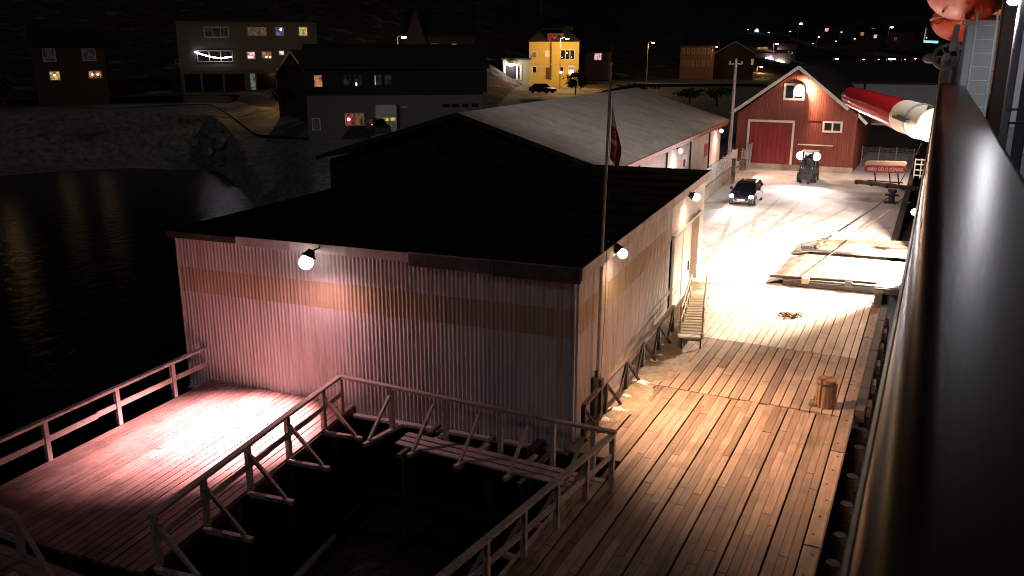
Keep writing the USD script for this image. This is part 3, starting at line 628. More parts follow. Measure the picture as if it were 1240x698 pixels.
sa, sb, sc, sd = P(957, 302, .30), P(1101, 312, .34), P(1103, 292, .34), P(969, 289, .30)
for i in range(5):
    s0, s1 = i / 5, (i + 1) / 5 - .01; c4 = [lerp(sa, sd, s0), lerp(sb, sc, s0), lerp(sb, sc, s1), lerp(sa, sd, s1)]
    c4[0] = lerp(c4[0], c4[1], .2); c4[3] = lerp(c4[3], c4[2], .2)
    part('plank', hullpts([p + [0, 0, .004 * (i % 2)] for p in c4] + [p - [0, 0, .07] for p in c4]), 'ramp_wood', t2)
lip = [sa, lerp(sa, sb, .198), lerp(sd, sc, .198), sd]; lip[0] = lip[0] * [1, 1, 0] + [0, 0, .03]; lip[3] = lip[3] * [1, 1, 0] + [0, 0, .03]
part('steel_lip', hullpts(lip + [p - [0, 0, .03] for p in lip]), 'ramp_wood', t2)
part('hinge_bar', tube([lerp(sa, sb, .1) + [0, -.12, .05], lerp(sa, sb, .55) + [0, -.1, .05]], .05, 8), 'steel_dark', t2)
# odds and ends on the ramp
pp = P(981, 301, .36); solo('shackle_block', [rbox(pp[0] - .45, pp[0] + .15, pp[1] - .1, pp[1] + .1, .32, .50, .04), ball(pp + [.3, 0, .1], .14)], 'steel_dark', 'dark steel shackle block lying across the gap between the two ramp sections', 'shackle')
pp = P(993, 299, .36); t = thing('orange_float', 'small orange float with rope beside the shackle block', 'float', pp)
part('shell', ball(pp + [0, 0, .13], .14, 2, (1, 1, 1)), 'orange_plastic', t, smooth=True); part('collar', tube([pp + [.1, 0, .2], pp + [.26, .1, .28]], .05, 8), 'rope', t)
pp = P(1012, 287, .34); solo('mooring_stone', lumpy(pp, .26, .2, .3, 77), 'concrete', 'pale rounded lump on the far ramp edge where the thin rope ends', 'stone', smooth=True)
pp = P(1055, 289, .1); solo('wood_scrap', [beam(pp + [-.2, 0, .05], pp + [.2, .05, .1], .08, .06), beam(pp + [.12, -.1, .03], pp + [.2, .2, .05], .06, .06)], 'old_timber', 'little brown wood scrap on the lit snow past the ramp', 'wood scrap')
# crumpled netting on the lit deck
pp = P(957, 383, .01); ms = []
for k in range(16):
    a = rnd.uniform(0, 6.28); c = pp + [rnd.uniform(-.3, .3), rnd.uniform(-.18, .18), .05]
    ms.append(tube([c + np.array([math.cos(a + i * .8) * .13 * rnd.uniform(.6, 1.3), math.sin(a + i * .8) * .11, .05 * math.sin(i + k) + .02]) for i in range(6)], .024, 6))
solo('rope_heap', ms, 'bollard_wood', 'crumpled heap of brown rope in the middle of the bright quay planks', 'rope heap', smooth=True)

# ================================================================== BOLLARDS, ROPES
def bollard_wood(c, r, h):
    v = []; n = 40; rings = 14; R = np.random.default_rng(3); pr = 1 + .05 * np.sin(np.arange(n) * 1.7) + R.uniform(-.06, .06, n)
    for k in range(rings + 1):
        z = h * k / rings; v += [[c[0] + math.cos(2 * math.pi * j / n) * r * pr[j] * (1.06 - .06 * k / rings), c[1] + math.sin(2 * math.pi * j / n) * r * pr[j], z + (R.uniform(-.03, .03) if k == rings else 0)] for j in range(n)]
    f = []
    for k in range(rings):
        for j in range(n):
            a, b = k * n + j, k * n + (j + 1) % n; f += [[a, b, b + n], [a, b + n, a + n]]
    v.append([c[0], c[1], h - .03]); o = rings * n; f += [[len(v) - 1, o + j, o + (j + 1) % n] for j in range(n)]
    return trimesh.Trimesh(np.array(v), f, process=False)
bc = P(998, 492); t = thing('timber_bollard', 'stout weathered timber bollard on the quay planks near the edge', 'bollard', bc)
part('stump', bollard_wood(bc, .26, .86), 'bollard_wood', t, smooth=35)
part('split_plank', beam(bc + [.24, -.12, 0], bc + [.26, -.12, .8], .12, .06, (0, 1, 0)), 'bollard_wood', t); part('foot_block', rbox(bc[0] - .42, bc[0] - .2, bc[1] - .2, bc[1] + .1, 0, .12, .02), 'old_timber', t)
part('iron_band', tube([bc + [0, 0, .70], bc + [0, 0, .76]], .275, 24), 'steel_dark', t)
b2 = P(1079, 246); t = thing('iron_bollard', 'dark iron mooring bollard on the snowy quay with a rope looped over it', 'bollard', b2)
part('post', tube([b2, b2 + [0, 0, .1], b2 + [0, 0, .75]], .24, 16, .2), 'steel_dark', t, smooth=40); part('cap', tube([b2 + [0, 0, .75], b2 + [0, 0, .92]], .30, 16), 'steel_dark', t); part('base', rbox(b2[0] - .45, b2[0] + .45, b2[1] - .4, b2[1] + .4, .005, .09, .02), 'steel_dark', t)
part('horn', tube([b2 + [-.45, 0, .55], b2 + [.45, 0, .55]], .07, 10), 'steel_dark', t)
def sagrope(a, b, sag, r, n=14): return tube([lerp(a, b, s) - np.array([0, 0, sag * 4 * s * (1 - s)]) for s in np.linspace(0, 1, n)], r, 6)
fair = np.array([-.28, 56, 5.3])
rope_pts = [('upper mooring rope from the ship side down to the iron bollard', D(1117, 172, 52), b2 + [0, 0, .55], .15), ('thin slack rope from the iron bollard to the far ramp edge', b2 + [-.1, -.2, .5], P(1002, 289, .4), .08), ('long mooring rope slanting from the ship side over the plank ramp', D(1116, 222, 57), P(967, 336, .42), .12)]
for lab, a, b, s in rope_pts: solo('mooring_rope', sagrope(a, b, s, .028), 'rope', lab, 'rope', 'mooring ropes over the loading ramp', smooth=True)

# ================================================================== SECOND WAREHOUSE (snowy gable roof)
G = np.array([-14.0, 39.6, 0]); ga = math.radians(3.5); gx, gy = np.array([math.cos(ga), math.sin(ga), 0]), np.array([-math.sin(ga), math.cos(ga), 0])
def g(x, y, z): return G + gx * x + gy * y + np.array([0, 0, z])
def gbox(*a):
    m = box(*a); m.apply_transform(trm(G) @ rotm(ga, [0, 0, 1])); return m
GW, GD, GE, GR = 16.6, 36.5, 4.45, 7.05
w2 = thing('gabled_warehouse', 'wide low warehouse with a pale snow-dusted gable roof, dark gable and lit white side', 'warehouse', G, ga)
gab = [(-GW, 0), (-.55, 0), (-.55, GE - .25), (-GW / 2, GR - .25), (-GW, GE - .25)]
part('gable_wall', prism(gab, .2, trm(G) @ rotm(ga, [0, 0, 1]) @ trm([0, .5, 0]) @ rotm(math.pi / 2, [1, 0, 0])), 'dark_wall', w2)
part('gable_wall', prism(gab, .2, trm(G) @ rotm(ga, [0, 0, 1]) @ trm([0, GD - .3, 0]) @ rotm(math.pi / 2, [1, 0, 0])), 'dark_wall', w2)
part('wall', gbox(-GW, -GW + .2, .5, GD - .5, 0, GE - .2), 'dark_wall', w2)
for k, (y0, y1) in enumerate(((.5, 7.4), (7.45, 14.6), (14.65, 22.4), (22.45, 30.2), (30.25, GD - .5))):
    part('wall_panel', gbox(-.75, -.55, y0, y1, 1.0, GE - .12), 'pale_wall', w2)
part('foundation', gbox(-.78, -.5, .5, GD - .5, 0, .98), 'concrete', w2)
for y in (7.42, 14.62, 22.42, 30.22): part('downpipe', tube([g(-.48, y, .5), g(-.48, y, GE - .1)], .06, 8), 'dark_wall', w2)
def slab(p0, p1, p2, p3, th): return hullpts([p0, p1, p2, p3] + [p - np.array([0, 0, th]) for p in (p0, p1, p2, p3)])
part('roof', slab(g(.05, -.2, GE), g(.05, GD, GE), g(-GW / 2, GD, GR), g(-GW / 2, -.2, GR), .16), 'roof_snow_gravel', w2)
part('roof', slab(g(-GW - .5, -.2, GE), g(-GW - .5, GD, GE), g(-GW / 2, GD, GR), g(-GW / 2, -.2, GR), .16), 'roof_snow_gravel', w2)
part('gutter', beam(g(.1, -.2, GE - .06), g(.1, GD, GE - .06), .12, .10), 'red_trim', w2); part('eave_board', beam(g(-.02, -.2, GE - .28), g(-.02, GD, GE - .28), .04, .22), 'red_trim', w2)
part('bargeboard', beam(g(.05, -.24, GE - .1), g(-GW / 2, -.24, GR - .1), .06, .24), 'roof_dark', w2); part('bargeboard', beam(g(-GW - .5, -.24, GE - .1), g(-GW / 2, -.24, GR - .1), .06, .24), 'roof_dark', w2)
for (u, v, wd) in ((537, 181, .8), (582, 183, .8)):
    c = onplane(u, v, g(0, .28, 0), gy); w_ = part('window', [beam(c + gx * a_ + [0, 0, -.45], c + gx * a_ + [0, 0, .45], .06, .08, gy) for a_ in (-.45, .45)] + [beam(c - gx * .45 + [0, 0, b_], c + gx * .45 + [0, 0, b_], .08, .06) for b_ in (-.45, .45)], 'fascia_dark', w2)
    part('pane', beam(c - gx * .42 + gy * .03, c + gx * .42 + gy * .03, .02, .85), 'glass_dark', w_)
sgn = onplane(855, 182, g(-.53, 0, 0), gx); part('notice_board', beam(sgn - gy * .75, sgn + gy * .75, .04, 1.0), 'sign_red', w2)
dr = onplane(828, 203, g(-.53, 0, 0), gx); dd = part('door', beam(dr * [1, 1, 0] - gy * .8 + [0, 0, 2.0], dr * [1, 1, 0] + gy * .8 + [0, 0, 2.0], .06, 2.1), 'white_paint', w2); part('pane', beam(dr * [1, 1, 0] - gy * .45 + gx * .04 + [0, 0, 2.5], dr * [1, 1, 0] + gy * .2 + gx * .04 + [0, 0, 2.5], .02, .5), 'glass_dark', dd)
part('loading_dock', gbox(-.5, 1.1, 13, GD - 2, .02, .9), 'concrete', w2)
for k, y in enumerate(np.arange(13.2, GD - 2, 1.5)): part('kerb', gbox(1.1, 1.28, y, y + 1.44, .02, .98), 'concrete', w2)
# fence on the dock edge: posts and panels
fe = thing('dock_fence', 'grey plank fence with steel posts along the loading dock of the gabled warehouse', 'fence', g(1.2, 14, .9), ga)
for y in np.arange(14, GD - 2, 2.6):
    part('post', [tube([g(1.18, y, .9), g(1.18, y, 2.35)], .05, 8)], 'steel_galv', fe)
    for k in range(7): part('slat', gbox(1.15, 1.18, y + .06, y + 2.54, 1.0 + k * .17, 1.14 + k * .17), 'grey_paint', fe)
for lab, u, v, it in (('wall lamp on the far end of the gabled warehouse beside the utility pole', 872, 157, 420), ('middle wall lamp on the gabled warehouse side above its door', 822, 181, 620), ('wall lamp on the gabled warehouse side just above the black roof edge', 761, 207, 160)):
    c = onplane(u, v, g(-.20, 0, 0), gx); flood_lamp(lab, c - gx * .35, gx, (1, .62, .52), it, 'lamp_pink', c * [1, 1, 0] + gx * 4.5 - gy * 2, 68, .15, min(it * .4, 150))

# ================================================================== RED BARN
BY = 78.6; bl, br_, bz, bp = -16.0, -6.0, 5.15, 8.95; bpx = -11.05
barn = thing('red_barn', 'red board-clad boathouse barn with white bargeboards and a big sliding door', 'barn', (-11, BY, 0))
part('wall', prism([(bl, 0), (br_, 0), (br_, 5.0), (bpx, bp - .25), (bl, bz - .3)], .15, trm([0, BY + .2, 0]) @ rotm(math.pi / 2, [1, 0, 0])), 'red_board', barn)
part('wall', box(bl, bl + .15, BY + .2, BY + 20, 0, bz - .3), 'red_board', barn); part('wall', box(br_ - .15, br_, BY + .2, BY + 20, 0, 5), 'red_board', barn); part('wall', prism([(bl, 0), (br_, 0), (br_, 5.0), (bpx, bp - .25), (bl, bz - .3)], .15, trm([0, BY + 20, 0]) @ rotm(math.pi / 2, [1, 0, 0])), 'red_board', barn)
x = bl
while x < br_ - .02:
    w_ = .20; xm = x + w_ / 2; top = (bz - .32 + (bp - bz) * (xm - bl) / (bpx - bl)) if xm < bpx else (bp - .25 - (bp - 5.25) * (xm - bpx) / (br_ - bpx)); zb = .55
    if -14.95 < xm < -11.15: zb = 4.2
    part('board', box(x, min(x + w_ - .025, br_), BY, BY + .045, zb, top), 'red_board', barn); x += w_
part('roof', slab(np.array([bl - .55, BY - .4, bz - .22]), np.array([bl - .55, BY + 20.4, bz - .22]), np.array([bpx, BY + 20.4, bp]), np.array([bpx, BY - .4, bp]), .14), 'roof_dark', barn)
part('roof', slab(np.array([br_ - .75, BY - .4, 5.55]), np.array([br_ - .75, BY + 20.4, 5.55]), np.array([bpx, BY + 20.4, bp]), np.array([bpx, BY - .4, bp]), .14), 'roof_dark', barn)
part('lean_roof', slab(np.array([br_ - .76, BY + .8, 5.3]), np.array([br_ - .76, BY + 20, 5.3]), np.array([br_ + .75, BY + 20, 4.3]), np.array([br_ + .75, BY + .8, 4.3]), .12), 'roof_dark', barn)
part('bargeboard', beam((bl - .55, BY - .42, bz - .32), (bpx, BY - .42, bp - .08), .05, .26), 'trim_white', barn); part('bargeboard', beam((bpx, BY - .43, bp - .08), (br_ - .75, BY - .43, 5.45), .05, .26), 'trim_white', barn)
part('bargeboard', beam((br_ - .1, BY + .75, 5.0), (br_ + .75, BY + .75, 4.2), .05, .22), 'trim_white', barn)
part('foundation', box(bl - .05, br_ + .05, BY - .12, BY + .25, 0, .52), 'concrete', barn)
d_ = None
for k in range(9):
    q_ = box(-14.85 + k * .402, -14.85 + k * .402 + .385, BY - .07, BY - .01, .56, 4.1)
    d_ = part('door', q_, 'red_door', barn, label='dark red sliding door') if d_ is None else d_
    if k: part('board', q_, 'red_door', d_)
part('door_frame', box(-15.05, -14.87, BY - .10, BY + .0, .5, 4.35), 'trim_white', barn); part('door_frame', box(-11.20, -11.02, BY - .10, BY, .5, 4.35), 'trim_white', barn); part('door_frame', box(-14.865, -11.205, BY - .10, BY, 4.15, 4.35), 'trim_white', barn)
def win(parent, c, xd, w, h, pane='glass_dark', fr='trim_white', mull=1, n=None, fw_=.09):
    """window: frame with panes as children; c centre, xd horizontal direction"""
    c = np.asarray(c, float); xd = np.asarray(xd, float); n = np.cross(xd, [0, 0, 1.]) if n is None else n
    ms = [beam(c + xd * s * (w / 2) + [0, 0, -h / 2 - fw_ / 2], c + xd * s * (w / 2) + [0, 0, h / 2 + fw_ / 2], fw_, .08, n) for s in (-1, 1)] + [beam(c - xd * (w / 2 - fw_ / 2) + [0, 0, s * h / 2], c + xd * (w / 2 - fw_ / 2) + [0, 0, s * h / 2], .08, fw_) for s in (-1, 1)]
    for k in range(1, mull + 1): xx = -w / 2 + w * k / (mull + 1); ms.append(beam(c + xd * xx + [0, 0, -h / 2 + fw_ / 2], c + xd * xx + [0, 0, h / 2 - fw_ / 2], fw_ * .8, .06, n))
    wn = part('window', ms, fr, parent)
    for k in range(mull + 1):
        a_, b_ = -w / 2 + w * k / (mull + 1) + fw_ / 2, -w / 2 + w * (k + 1) / (mull + 1) - fw_ / 2
        part('pane', beam(c + xd * a_ - n * .02, c + xd * b_ - n * .02, .015, h - fw_), pane, wn)
    return wn
ny = np.array([0, -1., 0]); X1 = np.array([1., 0, 0])
c = onplane(962, 110, (0, BY - .05, 0), np.array([0, 1., 0])); win(barn, c + [0, 0, -.1], X1, 1.6, 1.25, n=ny, mull=1, fw_=.18)
c = onplane(1008, 154, (0, BY - .05, 0), np.array([0, 1., 0])); win(barn, c, X1, 1.45, .8, n=ny, mull=1, fw_=.16)
c = onplane(988, 176, (0, BY - .05, 0), np.array([0, 1., 0])); part('batten', beam(c - X1 * 1.5, c + X1 * 1.4, .06, .09), 'trim_white', barn)
c = onplane(990, 146, (0, BY - .05, 0), np.array([0, 1., 0])); part('batten', beam(c - X1 * .9, c + X1 * .5, .06, .07), 'red_trim', barn)
c = onplane(968, 107, (0, BY - .45, 0), np.array([0, 1., 0])); flood_lamp('very bright lamp in front of the attic window of the red barn', c + [0, .3, 0], ny, WARM, 700, 'lamp_warm', (-10, 70, 0), 75, .44, 60)
sphere_light('/World/wall_lamp_006', 'bulb', c + [0.30, -.75, .1], 1500, WARM, .05, c + [.2, 1.2, -.9], 70, 1.)

# things by the barn's left corner
up_ = P(881, 217); t = thing('utility_pole', 'slim grey wooden utility pole between gabled warehouse and red barn', 'utility pole', up_)
part('pole', tube([up_, up_ + [.05, 0, 9.6]], .15, 12, .11), 'rail_wood', t, smooth=True); part('crossarm', beam(up_ + [-.5, 0, 9.2], up_ + [.6, 0, 9.2], .1, .1), 'rail_wood', t)
part('insulator', [tube([up_ + [s, 0, 9.25], up_ + [s, 0, 9.42]], .05, 8) for s in (-.4, .5)], 'white_paint', t)
pb = P(895, 206); t = thing('wooden_crate', 'pale wooden crate standing against the barn left of its door', 'crate', pb)
for k in range(4):
    part('board', box(pb[0] - .5, pb[0] + .5, pb[1] - .42, pb[1] - .39, .04 + k * .22, .23 + k * .22), 'ramp_wood', t); part('board', box(pb[0] + .47, pb[0] + .5, pb[1] - .385, pb[1] + .4, .04 + k * .22, .23 + k * .22), 'ramp_wood', t)
part('core', box(pb[0] - .48, pb[0] + .465, pb[1] - .385, pb[1] + .4, .03, .86), 'old_timber', t); part('lid', box(pb[0] - .52, pb[0] + .52, pb[1] - .44, pb[1] + .42, .905, .95), 'ramp_wood', t)
pq = P(901, 205); t = thing('stacked_pallet', 'grey pallet leaning upright against the barn beside the crate', 'pallet', pq)
for k in range(5): part('slat', beam(pq + [-.35 + k * .19, -.1, .02], pq + [-.3 + k * .19, .45, 2.3 - .12 * (k % 2) - (.5 if k < 2 else 0)], .13, .03, (0, 1, 0)), 'grey_paint', t)
for z in (.3, 1.5): part('rail', beam(pq + [-.5, z * .24 + .0, z], pq + [.5, z * .24 + .0, z], .08, .05), 'grey_paint', t)
pf = P(887, 222); t = thing('gate_post', 'short pale timber gate post at the end of the dock fence', 'post', pf)
part('shaft', rbox(pf[0] - .14, pf[0] + .14, pf[1] - .14, pf[1] + .14, 0, 1.9, .02), 'ramp_wood', t); part('cap', rbox(pf[0] - .18, pf[0] + .18, pf[1] - .18, pf[1] + .18, 1.902, 1.96, .015), 'ramp_wood', t); part('rail', beam(pf + [.1, .1, 1.2], pf + [.15, 1.8, 1.2], .06, .12), 'ramp_wood', t)

# ================================================================== LONG SHED behind the barn
ls = thing('long_shed', 'long low shed behind the red barn with a bluish snow-covered roof', 'shed', (2, 104, 0))
part('wall', box(-9, 40, 101.5, 124, -1, 3.2), 'dark_wall', ls)
part('roof', slab(np.array([-9.5, 96, 3.1]), np.array([41, 98, 3.1]), np.array([41, 110, 6.6]), np.array([-9.5, 108, 6.6]), .2), 'roof_snow_blue', ls)
part('ridge_roof', slab(np.array([-16, 108.3, 6.8]), np.array([41, 110.3, 6.8]), np.array([41, 124, 9.0]), np.array([-16, 122, 9.0]), .2), 'roof_dark', ls)
part('wall', box(-9, 40, 97.5, 98, -1, 2.9), 'dark_wall', ls)
pv = onplane(1047, 106, (0, 103, 0), np.array([0, 1., 0])); part('vent_pipe', [tube([pv + [0, 0, -.9], pv + [0, 0, .35]], .11, 8), tube([pv + [0, 0, .35], pv + [0, 0, .5]], .28, 8)], 'steel_dark', ls)
# pale cladding wall / fence area right of the barn
wl = thing('mesh_fence', 'pale wire mesh fence panels over the snow right of the barn', 'fence', (-3, 82, 0))
fa, fb = P(1034, 224, 0), P(1106, 226, 0); fa = np.array([-5.7, 84., 0]); fb = np.array([-1.4, 84., 0])
for k in range(4): part('post', tube([lerp(fa, fb, k / 3), lerp(fa, fb, k / 3) + [0, 0, 1.9]], .04, 8), 'steel_galv', wl)
for k in range(3):
    a_, b_ = lerp(fa, fb, k / 3), lerp(fa, fb, (k + 1) / 3); ms = [tube([lerp(a_, b_, s) + [0, 0, .1], lerp(a_, b_, s) + [0, 0, 1.8]], .008, 4) for s in np.linspace(.04, .96, 14)] + [tube([a_ + [0, 0, z], b_ + [0, 0, z]], .008, 4) for z in np.linspace(.1, 1.8, 13)]
    part('wire_panel', ms, 'steel_galv', wl)
t = thing('white_gate', 'white three-bar gate at the quay edge beside the ship', 'gate', P(1107, 215)); ga_, gb_ = P(1106, 216), P(1121, 217)
for z in (.25, .7, 1.15, 1.55): part('bar', beam(ga_ + [0, 0, z], gb_ + [0, 0, z], .05, .10), 'white_paint', t)
for s in (0, .5, 1): part('post', beam(lerp(ga_, gb_, s) + [0, .05, 0], lerp(ga_, gb_, s) + [0, .05, 1.65], .09, .09), 'white_paint', t)
# long red sign on a trestle
ca, cb = P(1048, 207, .0), P(1096, 208, .0); y_ = 72.5
ca = onplane(1046.5, 204, (0, y_, 0), np.array([0, 1., 0])); cb = onplane(1098, 205, (0, y_ - .4, 0), np.array([0, 1., 0])); L_ = np.linalg.norm(cb - ca); dx = (cb - ca) / L_
t = thing('red_sign', 'long red round-ended sign with pale lettering on a dark trestle beyond the iron bollard', 'sign', ca * [1, 1, 0])
def stadium(L, h, n=10):
    a = np.linspace(math.pi / 2, 3 * math.pi / 2, n); b = np.linspace(-math.pi / 2, math.pi / 2, n); r = h / 2
    return [(r + r * math.cos(x), r * math.sin(x)) for x in a] + [(L - r + r * math.cos(x), r * math.sin(x)) for x in b]
part('board', prism(stadium(L_, .55), .35, frame_T(ca + [0, .35, -.05], dx, [0, 0, 1])), 'sign_red', t)
part('cream_top', prism(stadium(L_ * .97, .42), .5, frame_T(ca + dx * .04 + [0, .9, .30], dx, [0, 0, 1])), 'cream', t)
txt = text_mesh('HAN GILO KINNA', .27, .012, True); txt.apply_scale([(L_ - .5) / (txt.bounds[1, 0] - txt.bounds[0, 0]), 1, 1])
tt_ = txt.copy(); tt_.apply_transform(frame_T(ca + dx * .26 + [0, -.006, -.19], dx, [0, 0, 1])); part('lettering', tt_, 'lettering', t)
for s in (.25, .6, .8): part('trestle_leg', beam(lerp(ca, cb, s) * [1, 1, 0] + [.2, .4, 0], lerp(ca, cb, s) + [0, .4, -.3], .1, .1), 'steel_dark', t)
part('strut', beam(lerp(ca, cb, .1) * [1, 1, 0] + [0, .4, .3], lerp(ca, cb, .95) * [1, 1, 0] + [0, .4, .3], .08, .08), 'steel_dark', t)
t = thing('kerb_timber', 'dark low timber kerb across the snow in front of the red sign', 'kerb', P(1034, 228)); a_, b_ = P(1036, 222), P(1116, 232)
for k in range(4): part('baulk', beam(lerp(a_, b_, k / 4) + [0, 0, .14], lerp(a_, b_, (k + 1) / 4 - .01) + [0, 0, .14], .35, .28), 'old_timber', t)
for k in range(5): part('block', beam(lerp(a_, b_, k / 4.2 + .02) + [0, -.6, .1], lerp(a_, b_, k / 4.2 + .02) + [0, .6, .1], .2, .2), 'tar_timber', t)
solo('snow_ridge', lumpy(np.array([-3.6, 64.6, 0.]), 2.2, .7, .22, 91), 'snow_clean', 'low ridge of ploughed snow between the kerb timber and the iron bollard', 'snow ridge', smooth=True)

hl = np.array([-.32, 71., 5.2]); t = thing('hull_lamp', 'added hull lamp, unseen behind the boom root, lighting the snow by the barn', 'hull lamp', hl); part('lens', ball(hl, .12), 'lamp_warm', t); part('bracket', beam(hl + [.05, 0, .05], hl + [.30, 0, .05], .08, .08), 'steel_dark', t)  # added lamp out of sight, brightens the snow right of the barn
sphere_light(t, 'bulb', hl + [-.25, 0, -.1], 900, (1, .70, .55), .06, (-3.6, 79, 0), 48, 1.)

# ================================================================== CAR
def car():
    fpnt, rpnt = P(896.5, 250.5), P(914, 236.5); d = rpnt - fpnt; ang = math.atan2(d[1], d[0]); c = fpnt + d / np.linalg.norm(d) * 2.1
    t = thing('parked_car', 'dark blue hatchback with its headlights on, parked on the snowy yard', 'car', c, ang)
    # local: +x to the rear, width y, front at x=-2.1
    prof = [(-2.1, .28), (-2.12, .55), (-2.02, .74), (-1.2, .93), (-.95, .98), (1.85, 1.02), (2.05, .9), (2.08, .4), (1.95, .25), (-1.95, .22)]
    def loft(prof, w, taper, topin):
        pts = []
        zc = max(p[1] for p in prof)
        for x, z in prof:
            ww = w * (1 - taper * max(0, (abs(x) - 1.3)) ** 2)
            pts.append((x, z, ww - topin * max(0, (z - .6))))
        return pts
    from shapely.geometry import Polygon
    body = prism(prof, 1.76, rotm(math.pi / 2, [1, 0, 0]) ); body.apply_translation([0, .88, 0]); body = body.subdivide().subdivide()
    v = body.vertices.copy(); s = np.clip((np.abs(v[:, 0]) - 1.2) / .9, 0, 1); v[:, 1] *= 1 - .13 * s ** 2; v[:, 1] *= 1 - .08 * np.clip((v[:, 2] - .55) / .5, 0, 1); v[:, 1] *= 1 - .06 * np.clip((.45 - v[:, 2]) / .3, 0, 1); body.vertices = v
    man = m3.Manifold(m3.Mesh(np.array(body.vertices, np.float32), np.array(body.faces, np.uint32)))
    for x_ in (-1.32, 1.28):
        for sd in (-1, 1):
            cyl = m3.Manifold.cylinder(.5, .37, .37, 28).rotate((90, 0, 0)).translate((x_, sd * .83 + .25, .32)); man = man - cyl
    try: bm = tm(man); assert len(bm.faces) > 100
    except Exception: bm = body
    part('body', bm, 'car_paint', t, smooth=35, local=True)
    def cab(x0, x1, x2, x3, z0, z1, w0, w1): return hullpts([(x0, s * w0, z0) for s in (-1, 1)] + [(x3, s * w0, z0) for s in (-1, 1)] + [(x1, s * w1, z1) for s in (-1, 1)] + [(x2, s * w1, z1) for s in (-1, 1)])
    part('windows', cab(-1.12, -.28, 1.35, 1.95, .95, 1.41, .76, .58), 'car_glass', t, local=True)
    part('roof', tm(hullpts([(x_, s * w_, z_) for (x_, w_, z_) in ((-.30, .56, 1.40), (1.38, .56, 1.40), (.1, .53, 1.45), (1.1, .53, 1.45)) for s in (-1, 1)], .03)), 'car_paint', t, smooth=40, local=True)
    for s in (-1, 1):
        part('pillar', [beam((-1.08, s * .755, .96), (-.30, s * .585, 1.42), .05, .05), beam((.35, s * .745, .98), (.42, s * .60, 1.42), .09, .03), beam((1.30, s * .74, .98), (1.3, s * .6, 1.42), .14, .03), beam((1.93, s * .74, .97), (1.36, s * .585, 1.42), .12, .04)], 'car_paint', t, local=True)
        part('mirror', tm(hullpts([(-.78, s * .86, 1.0), (-.78, s * 1.0, 1.02), (-.68, s * .98, 1.1)], .05)), 'car_paint', t, local=True)
        part('headlight', ball((-1.98, s * .64, .66), .17, 2, (1, 1, .9)), 'head_blue', t, local=True)
        part('tail_light', ball((2.0, s * .68, .86), .10, 2), 'tail_pink', t, local=True)
        part('door', beam((-.55, s * .872, .5), (.4, s * .872, .5), .01, .5), 'car_paint', t, local=True); part('door', beam((.43, s * .872, .5), (1.1, s * .872, .52), .01, .46), 'car_paint', t, local=True)
        part('door_handle', rbox(.18, .34, s * .84 - .03, s * .84 + .03, .84, .88, .01), 'steel_galv', t, local=True)
        for x_ in (-1.32, 1.28):
            w_ = part('wheel', trimesh.creation.cylinder(.315, .20, sections=24).apply_transform(trm([x_, s * .76, .315]) @ rotm(math.pi / 2, [1, 0, 0])), 'rubber', t, smooth=40, local=True)
            part('rim', trimesh.creation.cylinder(.20, .03, sections=16).apply_transform(trm([x_, s * .865, .315]) @ rotm(math.pi / 2, [1, 0, 0])), 'steel_galv', w_, local=True)
    part('indicator', ball((-1.92, -.76, .68), .06), 'tail_pink', t, local=True) if False else None
    part('grille', beam((-2.13, -.42, .56), (-2.13, .42, .56), .03, .12), 'black_plastic', t, local=True); part('chrome_trim', [beam((-2.14, -.45, .36), (-2.14, .45, .36), .03, .04), beam((-2.14, -.47, .36), (-2.13, -.52, .60), .03, .04, (1, 0, 0)), beam((-2.14, .47, .36), (-2.13, .52, .60), .03, .04, (1, 0, 0))], 'steel_galv', t, local=True)
    part('number_plate', rbox(-2.16, -2.14, -.26, .26, .41, .52, .004), 'white_paint', t, local=True)
    T = trm(c) @ rotm(ang, [0, 0, 1])
    for s in (-1, 1):
        p_ = (T @ [-2.25, s * .64, .66, 1])[:3]; q_ = (T @ [-12, s * .7, 0, 1])[:3]; sphere_light(t, 'headlight_bulb', p_, 130, (.8, .88, 1), .04, q_, 32, 1.)
    return t
car()

